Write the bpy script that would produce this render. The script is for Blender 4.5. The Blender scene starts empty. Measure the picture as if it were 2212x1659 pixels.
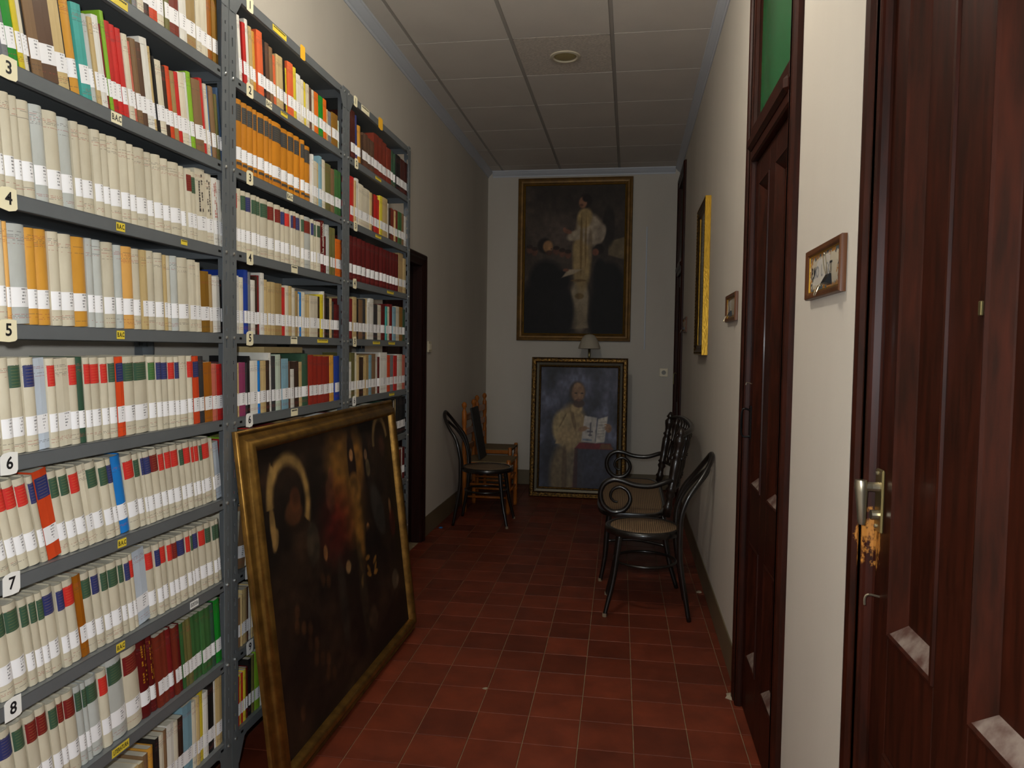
import bpy, math, random
import numpy as np
from mathutils import Matrix, Vector
random.seed(7)
S = bpy.context.scene
COL = S.collection

# ------------------------------------------------------------------ camera
F, YAW, PITCH, ROLL, CH = 1584.394, -0.158055, -0.047435, 0.0136466, 1.42758
def _axes():
    cy, sy, cp, sp = math.cos(YAW), math.sin(YAW), math.cos(PITCH), math.sin(PITCH)
    f = Vector((sy*cp, cy*cp, sp)); r = Vector((cy, -sy, 0)); u = r.cross(f)
    c, s = math.cos(ROLL), math.sin(ROLL)
    return c*r + s*u, -s*r + c*u, f
AR, AU, AF = _axes()
cam = bpy.data.cameras.new('camera'); cam.sensor_width = 36; cam.lens = F/2212*36
cam.clip_start = .02; cam.clip_end = 60
co = bpy.data.objects.new('camera', cam); COL.objects.link(co)
M = Matrix((AR, AU, -AF)).transposed().to_4x4(); M.translation = (0, 0, CH)
co.matrix_world = M
S.camera = co
def project(x, y, z):
    v = Vector((x, y, z-CH)); d = v.dot(AF)
    return 1106+F*v.dot(AR)/d, 829.5-F*v.dot(AU)/d
def y_at(px, X, z, lo=.9, hi=8.):          # y of the point of plane x = X, height z, seen in column px
    inc = project(X, hi, z)[0] > project(X, lo, z)[0]
    for _ in range(40):
        m = (lo+hi)/2
        if (project(X, m, z)[0] < px) == inc: lo = m
        else: hi = m
    return (lo+hi)/2

# ------------------------------------------------------------------ light and exposure
S.view_settings.view_transform = 'Standard'; S.view_settings.look = 'None'
S.view_settings.gamma = 1; S.view_settings.use_curve_mapping = False
S.view_settings.exposure = 0.12
wd = bpy.data.worlds.new('world'); S.world = wd; wd.use_nodes = True
wd.node_tree.nodes['Background'].inputs[0].default_value = (.55, .68, 1, 1)
wd.node_tree.nodes['Background'].inputs[1].default_value = .03
WINDOW_W, LAMP_W, LAMP2_W, FLASH_W = 20, 32, 8, 68
LAMP_COL = (1, .95, .83)
fl = bpy.data.lights.new('camera_flash', 'POINT'); fl.energy = FLASH_W; fl.color = (.92, .98, 1); fl.shadow_soft_size = .02
flo = bpy.data.objects.new('camera_flash', fl); COL.objects.link(flo); flo.location = (-.06, .0, CH+.07)

# ------------------------------------------------------------------ room dimensions
XL, XR, YE, YB, H = -1.5, .47, 7.65, -3.4, 3.28
XS = -1.2                                     # front plane of the shelving
LIGHTS_Y = (4.716, 2.316, -.084)

# ------------------------------------------------------------------ helpers
def lin(c):
    if isinstance(c, str): c = [int(c[i:i+2], 16) for i in (0, 2, 4)]
    return tuple((v/255/12.92 if v/255 <= .04045 else ((v/255+.055)/1.055)**2.4) for v in c)
def rgba(c): return (*lin(c), 1)
class N:
    def __init__(s, mat): s.t = mat.node_tree; s.n = s.t.nodes; s.l = s.t.links
    def add(s, typ, **kw):
        n = s.n.new(typ)
        for k, v in kw.items(): setattr(n, k, v)
        return n
    def link(s, a, b): s.l.new(a, b)
    def math(s, op, a, b=None, c=None):
        n = s.add('ShaderNodeMath', operation=op)
        for i, v in enumerate((a, b, c)):
            if v is None: continue
            if hasattr(v, 'links'): s.link(v, n.inputs[i])
            else: n.inputs[i].default_value = v
        return n.outputs[0]
    def mix(s, fac, a, b, blend='MIX'):
        n = s.add('ShaderNodeMix', data_type='RGBA', blend_type=blend)
        for i, v in ((0, fac), (6, a), (7, b)):
            if hasattr(v, 'links'): s.link(v, n.inputs[i])
            else: n.inputs[i].default_value = v
        return n.outputs[2]
    def noise(s, scale, vec=None, detail=4, rough=.55):
        n = s.add('ShaderNodeTexNoise'); n.inputs['Scale'].default_value = scale
        n.inputs['Detail'].default_value = detail; n.inputs['Roughness'].default_value = rough
        if vec is not None: s.link(vec, n.inputs['Vector'])
        return n.outputs[0]
    def ramp(s, v, a, b):
        n = s.add('ShaderNodeMapRange'); n.inputs[1].default_value = a; n.inputs[2].default_value = b
        s.link(v, n.inputs[0]); return n.outputs[0]
    def mapping(s, vec, scale):
        n = s.add('ShaderNodeMapping'); n.inputs['Scale'].default_value = scale
        s.link(vec, n.inputs[0]); return n.outputs[0]
MATS = {}
def mat(name, col, rough=.5, metal=0, var=.0, vscale=8, bump=0, bscale=40, spec=.5, stretch=None, dark=None, coat=0):
    """plain procedural surface: base colour with noise variation and fine bump"""
    if name in MATS: return MATS[name]
    m = bpy.data.materials.new(name); m.use_nodes = True; MATS[name] = m
    g = N(m); b = g.n['Principled BSDF']
    b.inputs['Roughness'].default_value = rough; b.inputs['Metallic'].default_value = metal
    b.inputs['Specular IOR Level'].default_value = spec; b.inputs['Coat Weight'].default_value = coat
    b.inputs['Coat Roughness'].default_value = .12
    tc = g.add('ShaderNodeTexCoord').outputs['Object']
    if stretch: tc = g.mapping(tc, stretch)
    c = rgba(col)
    if var:
        d = rgba(dark) if dark else tuple(v*(1-var) for v in c[:3])+(1,)
        f = g.ramp(g.noise(vscale, tc), .35, .65)
        g.link(g.mix(f, d, c), b.inputs['Base Color'])
    else: b.inputs['Base Color'].default_value = c
    if bump:
        bn = g.add('ShaderNodeBump'); bn.inputs['Strength'].default_value = bump; bn.inputs['Distance'].default_value = .004
        g.link(g.noise(bscale, tc, 5), bn.inputs['Height']); g.link(bn.outputs[0], b.inputs['Normal'])
    return m
class MB:
    """collects geometry; build() links it as ONE mesh object"""
    def __init__(s): s.v = []; s.f = []; s.m = []; s.uv = {}; s.cur = 0
    def quad(s, *p):
        i = len(s.v); s.v += [tuple(q) for q in p]; s.f.append(tuple(range(i, i+len(p)))); s.m.append(s.cur)
    def box(s, x0, x1, y0, y1, z0, z1):
        i = len(s.v)
        s.v += [(x, y, z) for z in (z0, z1) for y in (y0, y1) for x in (x0, x1)]
        s.f += [tuple(i+k for k in q) for q in ((0, 2, 3, 1), (4, 5, 7, 6), (0, 1, 5, 4), (2, 6, 7, 3), (0, 4, 6, 2), (1, 3, 7, 5))]
        s.m += [s.cur]*6; return s
    def bbox(s, x0, x1, y0, y1, z0, z1, b=.004):
        """box with chamfered edges on all sides"""
        i = len(s.v)
        P = []
        for z, q in ((z0, 1), (z0+b, 0), (z1-b, 0), (z1, 1)):
            e = b if q else 0
            xs, ys = (x0+e, x1-e), (y0+e, y1-e)
            if q: P.append([(xs[0], ys[0], z), (xs[1], ys[0], z), (xs[1], ys[1], z), (xs[0], ys[1], z)])
            else: P.append([(xs[0]+b, ys[0], z), (xs[1]-b, ys[0], z), (xs[1], ys[0]+b, z), (xs[1], ys[1]-b, z),
                            (xs[1]-b, ys[1], z), (xs[0]+b, ys[1], z), (xs[0], ys[1]-b, z), (xs[0], ys[0]+b, z)])
        for p in P: s.v += p
        a, c, d, e = i, i+4, i+12, i+20
        f = [(a+3, a+2, a+1, a), (e, e+1, e+2, e+3)]
        for k in range(8): f.append((c+k, c+(k+1) % 8, d+(k+1) % 8, d+k))
        for k in range(4):
            f.append((a+k, a+(k+1) % 4, c+2*k+1, c+2*k)); f.append((a+(k+1) % 4, c+(2*k+2) % 8, c+2*k+1))
            f.append((e+(k+1) % 4, e+k, d+2*k, d+2*k+1)); f.append((e+(k+1) % 4, d+2*k+1, d+(2*k+2) % 8))
        s.f += f; s.m += [s.cur]*len(f); return s
    def tube(s, pts, r, n=10, sub=4, closed=False, caps=True):
        """round bar along a smooth path; r a number or one radius per point"""
        pts = [Vector(p) for p in pts]; rr = r if isinstance(r, (list, tuple)) else [r]*len(pts)
        P, R = [], []
        m = len(pts); segs = m if closed else m-1
        for k in range(segs):
            if closed: a, b, c, d = (pts[(k+j) % m] for j in (-1, 0, 1, 2))
            else: a, b, c, d = pts[max(k-1, 0)], pts[k], pts[k+1], pts[min(k+2, m-1)]
            for j in range(sub):
                t = j/sub
                P.append(.5*((2*b)+(c-a)*t+(2*a-5*b+4*c-d)*t*t+(3*b-a-3*c+d)*t**3))
                R.append(rr[k]*(1-t)+rr[(k+1) % m]*t)
        if not closed: P.append(pts[-1]); R.append(rr[-1])
        L = len(P); i0 = len(s.v); u = None
        for k in range(L):
            t = (P[(k+1) % L]-P[k-1]) if closed else (P[min(k+1, L-1)]-P[max(k-1, 0)])
            t.normalize()
            if u is None:
                u = t.orthogonal().normalized()
            u = (u-t*u.dot(t)).normalized(); w = t.cross(u)
            for j in range(n):
                a = 2*math.pi*j/n; s.v.append(tuple(P[k]+R[k]*(math.cos(a)*u+math.sin(a)*w)))
        for k in range(L if closed else L-1):
            k2 = (k+1) % L
            off = 0
            if closed and k2 == 0:           # match the seam
                best = 1e9
                for o in range(n):
                    dd = (Vector(s.v[i0+k*n])-Vector(s.v[i0+o])).length
                    if dd < best: best = dd; off = o
            for j in range(n):
                s.f.append((i0+k*n+j, i0+k*n+(j+1) % n, i0+k2*n+(j+1+off) % n, i0+k2*n+(j+off) % n)); s.m.append(s.cur)
        if not closed and caps:
            s.f.append(tuple(i0+j for j in reversed(range(n)))); s.f.append(tuple(i0+(L-1)*n+j for j in range(n))); s.m += [s.cur]*2
        return s
    def lathe(s, prof, c=(0, 0, 0), n=16, axis='z', cap=True):
        """profile [(radius, height)] turned about an axis through c"""
        i0 = len(s.v)
        for r, h in prof:
            for j in range(n):
                a = 2*math.pi*j/n; p = (r*math.cos(a), r*math.sin(a), h)
                if axis == 'y': p = (p[0], p[2], p[1])
                if axis == 'x': p = (p[2], p[0], p[1])
                s.v.append((c[0]+p[0], c[1]+p[1], c[2]+p[2]))
        for k in range(len(prof)-1):
            for j in range(n):
                q = (i0+k*n+j, i0+k*n+(j+1) % n, i0+(k+1)*n+(j+1) % n, i0+(k+1)*n+j)
                s.f.append(q if axis != 'y' else q[::-1]); s.m.append(s.cur)
        if cap:
            a = tuple(i0+j for j in reversed(range(n))); b = tuple(i0+(len(prof)-1)*n+j for j in range(n))
            s.f += [a, b] if axis != 'y' else [a[::-1], b[::-1]]; s.m += [s.cur]*2
        return s
    def turned(s, a, b, prof, n=10):
        """turned spindle from a to b; prof [(t 0..1, radius)]"""
        a, b = Vector(a), Vector(b); t = (b-a).normalized(); u = t.orthogonal().normalized(); w = t.cross(u); i0 = len(s.v)
        for q, r in prof:
            p = a+(b-a)*q
            for j in range(n):
                g = 2*math.pi*j/n; s.v.append(tuple(p+r*(math.cos(g)*u+math.sin(g)*w)))
        for k in range(len(prof)-1):
            for j in range(n): s.f.append((i0+k*n+j, i0+k*n+(j+1) % n, i0+(k+1)*n+(j+1) % n, i0+(k+1)*n+j)); s.m.append(s.cur)
        s.f.append(tuple(i0+j for j in reversed(range(n)))); s.f.append(tuple(i0+(len(prof)-1)*n+j for j in range(n))); s.m += [s.cur]*2
        return s
    def frame(s, w, h, prof):
        """mitred rectangular frame in the local xz plane (x -w/2..w/2, z 0..h), front towards -y;
        prof [(inset from the outer edge, forward)] closed by a flat back"""
        i0 = len(s.v); n = len(prof)
        for o, d in prof:
            s.v += [(-w/2+o, -d, o), (w/2-o, -d, o), (w/2-o, -d, h-o), (-w/2+o, -d, h-o)]
        for k in range(n):
            k2 = (k+1) % n
            for j in range(4):
                s.f.append((i0+k*4+j, i0+k*4+(j+1) % 4, i0+k2*4+(j+1) % 4, i0+k2*4+j)); s.m.append(s.cur)
        return s
    def xform(s, mtx, start=0):
        for i in range(start, len(s.v)): s.v[i] = tuple(mtx @ Vector(s.v[i]))
        return s
    def build(s, name, mats, parent=None, smooth=False, label=None):
        me = bpy.data.meshes.new(name); me.from_pydata(s.v, [], s.f)
        mats = mats if isinstance(mats, (list, tuple)) else [mats]
        for m in mats: me.materials.append(m)
        if len(mats) > 1: me.polygons.foreach_set('material_index', s.m)
        if smooth: me.polygons.foreach_set('use_smooth', [True]*len(me.polygons))
        me.update()
        o = bpy.data.objects.new(name, me); COL.objects.link(o)
        if parent: o.parent = parent
        if label: o['label'] = label
        return o
def auto_smooth(o, ang=40):
    me = o.data; me.polygons.foreach_set('use_smooth', [True]*len(me.polygons)); me.set_sharp_from_angle(angle=math.radians(ang))
    return o
def tag(o, label=None, cat=None, group=None, kind=None):
    for k, v in (('label', label), ('category', cat), ('group', group), ('kind', kind)):
        if v: o[k] = v
    return o
def thing(name, label, cat, loc=(0, 0, 0), rot=(0, 0, 0), group=None):
    o = bpy.data.objects.new(name, None); o.empty_display_size = .05; COL.objects.link(o)
    o.location = loc; o.rotation_euler = rot
    return tag(o, label, cat, group)
def struct(o, label=None):
    o['kind'] = 'structure'
    if label: o['label'] = label
    return o
def text_mesh(body, size, bold=False):
    """vertices (x, y) and faces of a line of lettering, centred"""
    cu = bpy.data.curves.new('t', 'FONT'); cu.body = body; cu.size = size; cu.align_x = 'CENTER'; cu.align_y = 'CENTER'
    cu.resolution_u = 3
    if bold: cu.offset = size*.022
    o = bpy.data.objects.new('t', cu); me = bpy.data.meshes.new_from_object(o)
    v = [(q.co.x, q.co.y) for q in me.vertices]; f = [tuple(p.vertices) for p in me.polygons]
    bpy.data.objects.remove(o); bpy.data.curves.remove(cu); bpy.data.meshes.remove(me)
    return v, f

# ------------------------------------------------------------------ materials
def wall_mat(name, col, dark):
    m = mat(name, col, .85, 0, 0, spec=.25); g = N(m); b = g.n['Principled BSDF']
    tc = g.add('ShaderNodeTexCoord').outputs['Object']
    f = g.ramp(g.noise(1.3, g.mapping(tc, (1, 1, .35)), 5), .3, .75)
    g.link(g.mix(f, rgba(dark), rgba(col)), b.inputs['Base Color'])
    bn = g.add('ShaderNodeBump'); bn.inputs['Strength'].default_value = .15; bn.inputs['Distance'].default_value = .003
    g.link(g.noise(55, tc, 4), bn.inputs['Height']); g.link(bn.outputs[0], b.inputs['Normal'])
    return m
M_wall = wall_mat('wall_plaster', (212, 205, 194), (199, 191, 180))
M_base = mat('baseboard_paint', (112, 98, 74), .45, var=.2, vscale=4)
M_cornice = mat('cornice_paint', (196, 200, 208), .5)
M_panel = mat('ceiling_panel', (222, 215, 206), .9, var=.05, vscale=3, bump=.12, bscale=120)
M_panel2 = mat('ceiling_panel_fibre', (228, 218, 206), .8, var=.3, vscale=60, bump=.5, bscale=70, stretch=(1, 2.2, 1))
M_grid = mat('ceiling_grid', (176, 171, 164), .5)
M_grout = mat('floor_grout', (150, 128, 96), .8, var=.3, vscale=30)
def tile_mat():
    m = mat('floor_tile', (110, 40, 26), .3, spec=.35); g = N(m); b = g.n['Principled BSDF']
    rnd = g.add('ShaderNodeObjectInfo').outputs['Random']
    tc = g.add('ShaderNodeNewGeometry').outputs['Position']
    hsv = g.add('ShaderNodeMapRange'); g.link(rnd, hsv.inputs[0]); hsv.inputs[3].default_value = .68; hsv.inputs[4].default_value = 1.12
    n1 = g.ramp(g.noise(7, tc, 6, .65), .3, .75)
    c = g.mix(n1, rgba((92, 39, 23)), rgba((122, 54, 32)))
    vv = g.add('ShaderNodeCombineColor')
    for i in range(3): g.link(hsv.outputs[0], vv.inputs[i])
    c = g.mix(1.0, c, vv.outputs[0], 'MULTIPLY')
    sc = g.ramp(g.noise(2.6, tc, 8, .75), .66, .8)         # dusty scuffs
    c = g.mix(g.math('MULTIPLY', sc, .22), c, rgba((165, 130, 105)))
    g.link(c, b.inputs['Base Color'])
    g.link(g.math('ADD', g.math('MULTIPLY', g.noise(5, tc, 5), .35), .3), b.inputs['Roughness'])
    return m
M_tile = tile_mat()
def wood_mat(name, a, bcol, rough=.42, scale=(9, 9, 1.1), coat=.05, worn=None):
    m = mat(name, a, rough, coat=coat, spec=.15); g = N(m); b = g.n['Principled BSDF']
    tc = g.add('ShaderNodeTexCoord').outputs['Object']
    f = g.ramp(g.noise(6, g.mapping(tc, scale), 7, .6), .35, .7)
    c = g.mix(f, rgba(a), rgba(bcol))
    if worn:                                  # varnish worn away round the lock (a patch with a shape of its own)
        pos = g.add('ShaderNodeNewGeometry').outputs['Position']
        sx = g.add('ShaderNodeSeparateXYZ'); g.link(pos, sx.inputs[0])
        (y0, z0), (ry, rz) = worn
        d = g.math('ADD', g.math('POWER', g.math('DIVIDE', g.math('SUBTRACT', sx.outputs[1], y0), ry), 2),
                   g.math('POWER', g.math('DIVIDE', g.math('SUBTRACT', sx.outputs[2], z0), rz), 2))
        nn = g.noise(38, g.mapping(pos, (1, 2.2, .8)), 6, .7)
        k = g.ramp(g.math('ADD', g.math('MULTIPLY', d, .28), nn), .60, .50)
        c = g.mix(k, c, rgba((176, 116, 52)))
    g.link(c, b.inputs['Base Color'])
    return m
M_door = wood_mat('door_mahogany', (34, 13, 6), (58, 22, 11))
M_door_worn = wood_mat('door_mahogany_worn', (34, 13, 6), (58, 22, 11), worn=((1.492, 1.075), (.055, .085)))
M_dust = mat('dusty_wood', (118, 102, 92), .8, var=.5, vscale=25, dark=(70, 40, 30))
M_doorL = wood_mat('door_dark', (30, 12, 9), (42, 17, 12))
M_steel = mat('shelf_steel', (116, 120, 123), .42, .35, var=.12, vscale=5, spec=.5)
M_bolt = mat('bolt_zinc', (190, 190, 186), .3, .9)
M_tag = mat('tag_paper', (232, 222, 188), .7)
M_tagw = mat('tag_paper_white', (232, 230, 226), .7)
M_tagy = mat('tag_paper_yellow', (222, 196, 60), .6)
M_note = mat('sticky_note', (235, 175, 40), .6)
M_ink = mat('ink', (22, 20, 22), .6)
M_gold_old = mat('gilt_old', (150, 112, 52), .36, .85, var=.2, vscale=18, bump=.2, bscale=60, dark=(112, 82, 38))
M_gold_br = mat('gilt_brown', (118, 84, 30), .45, .4, var=.4, vscale=14, bump=.3, bscale=60)
M_gold = mat('gilt_bright', (190, 146, 48), .32, .85, var=.2, vscale=20, bump=.25, bscale=60)
M_gold_dk = mat('gilt_carved', (120, 88, 38), .35, .8, var=.6, vscale=60, bump=.6, bscale=80, dark=(40, 26, 12))
M_silver = mat('frame_silver_slip', (112, 106, 92), .5, .6)
M_bent = mat('bentwood_black', (26, 21, 18), .3, coat=.35, var=.3, vscale=20)
M_bent2 = mat('turned_walnut', (34, 24, 19), .32, coat=.3, var=.3, vscale=20)
M_pine = wood_mat('pine_varnish', (150, 84, 30), (176, 104, 42), .35, coat=.2)
M_chip = mat('worn_wood', (126, 108, 86), .8)
def cane_mat():
    m = mat('woven_cane', (150, 112, 70), .55); g = N(m); b = g.n['Principled BSDF']
    tc = g.add('ShaderNodeTexCoord').outputs['Object']
    sx = g.add('ShaderNodeSeparateXYZ'); g.link(tc, sx.inputs[0])
    k = math.pi/.0115
    a = g.math('SINE', g.math('MULTIPLY', sx.outputs[0], k)); c = g.math('SINE', g.math('MULTIPLY', sx.outputs[1], k))
    hole = g.ramp(g.math('ABSOLUTE', g.math('MULTIPLY', a, c)), .35, .6)
    g.link(g.mix(hole, rgba((142, 115, 84)), rgba((52, 34, 22))), b.inputs['Base Color'])
    return m
M_cane = cane_mat()
def rush_mat():
    m = mat('rush_seat', (128, 104, 68), .8); g = N(m); b = g.n['Principled BSDF']
    tc = g.add('ShaderNodeTexCoord').outputs['Object']
    w = g.add('ShaderNodeTexWave'); w.inputs['Scale'].default_value = 55; w.inputs['Distortion'].default_value = .6
    g.link(tc, w.inputs[0]); g.link(g.mix(w.outputs[1], rgba((84, 66, 42)), rgba((140, 116, 76))), b.inputs['Base Color'])
    return m
M_rush = rush_mat()
M_slate = mat('dark_board', (34, 31, 28), .6, var=.2, vscale=10)
M_white_pl = mat('white_plastic', (212, 202, 178), .4)
M_brass = mat('aged_brass', (150, 138, 96), .3, .9)
M_nickel = mat('satin_nickel', (168, 158, 136), .32, .9)
M_black = mat('black_metal', (14, 14, 15), .35, .3)
M_shade = mat('lamp_shade_cloth', (176, 166, 148), .8)
M_plaster = mat('plaster_crumb', (150, 134, 112), .95)
M_back = mat('frame_back_wood', (88, 66, 42), .8)

# ------------------------------------------------------------------ room shell
def shell(name, parts, m): 
    b = MB()
    for p in parts: b.box(*p)
    return struct(b.build(name, m))
floor = shell('floor', [(XL-.2, XR+.25, YB-.2, YE+.2, -.12, -.004)], M_grout)
# individual tiles, 20 cm, laid slightly askew to the walls
TA, TO = .01304, (-.9554, 2.5641)
ca, sa = math.cos(TA), math.sin(TA)
def clip(poly, ax, lim, keep_less):
    out = []
    for i in range(len(poly)):
        a, b = poly[i], poly[(i+1) % len(poly)]
        ia, ib = (a[ax] <= lim) == keep_less, (b[ax] <= lim) == keep_less
        if ia: out.append(a)
        if ia != ib:
            t = (lim-a[ax])/(b[ax]-a[ax]); out.append((a[0]+t*(b[0]-a[0]), a[1]+t*(b[1]-a[1])))
    return out
def tile_poly(i, j, g=.0016):
    q = []
    for u, v in ((i*.2+g, j*.2+g), ((i+1)*.2-g, j*.2+g), ((i+1)*.2-g, (j+1)*.2-g), (i*.2+g, (j+1)*.2-g)):
        q.append((TO[0]+ca*u-sa*v, TO[1]+sa*u+ca*v))
    for ax, lim, k in ((0, XL+.001, False), (0, XR+.019, True), (1, YE-.001, True), (1, YB+.001, False)):
        if q: q = clip(q, ax, lim, k)
    return q
def add_tile(b, q, b0=.0012):
    n = len(q); cx, cy = sum(p[0] for p in q)/n, sum(p[1] for p in q)/n; i = len(b.v)
    b.v += [(x, y, -.004) for x, y in q] + [(x, y, -b0) for x, y in q]
    b.v += [(x+(cx-x)/max(1e-6, math.hypot(cx-x, cy-y))*b0*1.5, y+(cy-y)/max(1e-6, math.hypot(cx-x, cy-y))*b0*1.5, 0) for x, y in q]
    for k in range(n):
        k2 = (k+1) % n
        b.f += [(i+k, i+k2, i+n+k2, i+n+k), (i+n+k, i+n+k2, i+2*n+k2, i+2*n+k)]; b.m += [0, 0]
    b.f.append(tuple(i+2*n+k for k in range(n))); b.m.append(0)
far = MB()
shared = None
for j in range(-31, 26):
    for i in range(-4, 8):
        q = tile_poly(i, j)
        if len(q) < 3: continue
        area = abs(sum(q[k][0]*q[(k+1) % len(q)][1]-q[(k+1) % len(q)][0]*q[k][1] for k in range(len(q))))/2
        if area < 2e-4: continue
        if j < -3 or j > 22:
            add_tile(far, q); continue
        full = area > .0385 and len(q) == 4
        if full and shared:
            o = bpy.data.objects.new('tile', shared); COL.objects.link(o)
        else:
            b = MB(); c = Vector((q[0][0], q[0][1]))
            add_tile(b, [(x-c.x, y-c.y) for x, y in q])
            o = b.build('tile', M_tile)
            if full: shared = o.data
        o.location = (q[0][0], q[0][1], 0); o.parent = floor
o = far.build('tile_field', M_tile, floor); o['kind'] = 'stuff'
# a few crumbs of plaster on the tiles
def crumb(x, y, r, label, h=.35, col=None):
    rr = random.Random(int(x*1000)); b = MB(); n = 7
    prof = [(r*1.0, 0), (r*.8, r*h*.6), (r*.35, r*h)]
    b.lathe(prof, n=n); b.v = [(v[0]*rr.uniform(.6, 1.25), v[1]*rr.uniform(.6, 1.25), v[2]) for v in b.v]
    o = b.build('plaster_crumb' if col is None else 'paper_scrap', col or M_plaster); o.location = (x, y, 0)
    tag(o, label, 'debris'); return o

ceiling = shell('ceiling', [(XL-.2, XR+.25, YB-.2, YE+.2, H+.012, H+.15)], M_grid)
PX = [XL, -1.3398, -.7398, -.1398, XR]
ys = [4.416+.6*k for k in range(-13, 6)]; ys = [YB]+[y for y in ys if YB < y < YE]+[YE]
rest = MB(); cut = MB()
for a, b_ in zip(ys[:-1], ys[1:]):
    for k in range(4):
        x0, x1 = PX[k]+(.012 if k else 0), PX[k+1]-(.012 if k < 3 else 0); y0, y1 = a+.004, b_-.004
        ym = (a+b_)/2
        lamp = k == 2 and abs(ym-LIGHTS_Y[0]) < .05
        if lamp:                               # a panel with a round hole for its lamp
            bb = MB(); cx, cy, r, n = (x0+x1)/2, ym, .077, 24
            ring = [(cx+r*math.cos(2*math.pi*t/n), cy+r*math.sin(2*math.pi*t/n)) for t in range(n)]
            sq = []
            for t in range(n):
                c_, s_ = math.cos(2*math.pi*t/n), math.sin(2*math.pi*t/n); m_ = max(abs(c_)/((x1-x0)/2), abs(s_)/((y1-y0)/2))
                sq.append((cx+c_/m_, cy+s_/m_))
            for t in range(n):
                u = (t+1) % n
                bb.quad((*sq[u], H), (*sq[t], H), (*ring[t], H), (*ring[u], H))
                bb.quad((*ring[t], H), (*ring[t], H+.012), (*ring[u], H+.012), (*ring[u], H))
            for (u, v) in (((x0, y0), (x1, y0)), ((x1, y1), (x0, y1)), ((x0, y1), (x0, y0)), ((x1, y0), (x1, y1))):
                bb.quad((*u, H), (*u, H+.012), (*v, H+.012), (*v, H))
            bb.quad((x0, y0, H), (x0+1e-4, y0, H), (x1, y0, H)) if False else None
            o = bb.build('panel', M_panel2 if abs(ym-LIGHTS_Y[0]) < .1 else M_panel, ceiling)
            if abs(ym-LIGHTS_Y[0]) < .1: o['label'] = 'mottled fibre ceiling panel around the round lamp'
        elif a < 2.8: rest.box(x0, x1, y0, y1, H, H+.012)
        else: MB().box(x0, x1, y0, y1, H, H+.012).build('panel', M_panel, ceiling)
o = rest.build('panel_field', M_panel, ceiling); o['kind'] = 'stuff'
for x in PX[1:4]: MB().box(x-.0105, x+.0105, YB, YE, H+.004, H+.0118).build('grid_bar', M_grid, ceiling)

# openings: doors in the right wall, a door in the left wall, a window behind
D_R = [(1.57, .71), (3.09, 2.23), (7.62, 6.79)]          # outer edges of the casings, far and near
DH = 3.14
TH = .2
def wall_with_openings(name, x0, x1, openings, m):
    b = MB(); y = YB
    for f, n, h in sorted([(f, n, h) for f, n, h in openings], key=lambda t: t[1]):
        b.box(x0, x1, y, n, 0, H); b.box(x0, x1, n, f, h, H); y = f
    b.box(x0, x1, y, YE, 0, H)
    return struct(b.build(name, m))
wr = wall_with_openings('wall_right', XR, XR+TH, [(f-.05, n+.05, DH-.05) for f, n in D_R], M_wall)
DL = (5.235, 4.33); DLH = 2.10
wl = wall_with_openings('wall_left', XL-TH, XL, [(DL[0]-.06, DL[1]+.06, DLH-.06)], M_wall)
we = shell('wall_end', [(XL-TH, XR+TH, YE, YE+.2, 0, H)], M_wall)
WX0, WX1, WZ0, WZ1 = -1.05, .05, 1.0, 2.6
wb = shell('wall_back', [(XL-TH, WX0, YB-.2, YB, 0, H), (WX1, XR+TH, YB-.2, YB, 0, H), (WX0, WX1, YB-.2, YB, 0, WZ0), (WX0, WX1, YB-.2, YB, WZ1, H)], M_wall)
# window behind the camera and the daylight in it
w = MB()
for x in (WX0, (WX0+WX1)/2-.03, WX1-.06): w.box(x, x+.06, YB-.14, YB-.08, WZ0, WZ1)
for z in (WZ0, WZ1-.06): w.box(WX0, WX1, YB-.14, YB-.08, z, z+.06)
struct(w.build('window_1', mat('window_paint', (220, 218, 210), .5)))
la = bpy.data.lights.new('window_daylight', 'AREA'); la.shape = 'RECTANGLE'; la.size = WX1-WX0; la.size_y = WZ1-WZ0
la.energy = WINDOW_W; la.color = (.66, .8, 1)
lo = bpy.data.objects.new('window_daylight', la); COL.objects.link(lo)
lo.location = ((WX0+WX1)/2, YB-.18, (WZ0+WZ1)/2); lo.rotation_euler = (math.pi/2, 0, 0)

# baseboards (painted band standing slightly proud) and cornices
BH, BT = .155, .006
b = MB(); y = YB
for f, n in sorted(D_R, key=lambda t: t[1]): b.bbox(XR-BT, XR, y, n, 0, BH, .002); y = f
b.bbox(XR-BT, XR, y, YE, 0, BH, .002); struct(b.build('baseboard_right', M_base))
b = MB(); b.bbox(XL, XL+BT, YB, DL[1], 0, BH, .002); b.bbox(XL, XL+BT, DL[0], YE, 0, BH, .002); struct(b.build('baseboard_left', M_base))
struct(MB().bbox(XL+BT, XR-BT, YE-BT, YE, 0, BH, .002).build('baseboard_end', M_base))
CP = [(0, -.062), (.006, -.062), (.009, -.048), (.016, -.044), (.03, -.03), (.042, -.014), (.048, -.010), (.05, 0), (0, 0)]
def cornice(name, axis, at, sgn, a0, a1):
    b = MB(); n = len(CP)
    for e in (a0, a1):
        for d, z in CP:
            b.v.append((at+sgn*d, e, H+z) if axis == 'y' else (e, at+sgn*d, H+z))
    for k in range(n): b.f.append((k, (k+1) % n, n+(k+1) % n, n+k)); b.m.append(0)
    b.f += [tuple(range(n)), tuple(range(n, 2*n))]; b.m += [0, 0]
    return struct(b.build(name, M_cornice))
cornice('trim_1', 'y', XL, 1, YB, YE); cornice('trim_2', 'y', XR, -1, YB, YE); cornice('trim_3', 'x', YE, -1, XL+.05, XR-.05)

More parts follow.
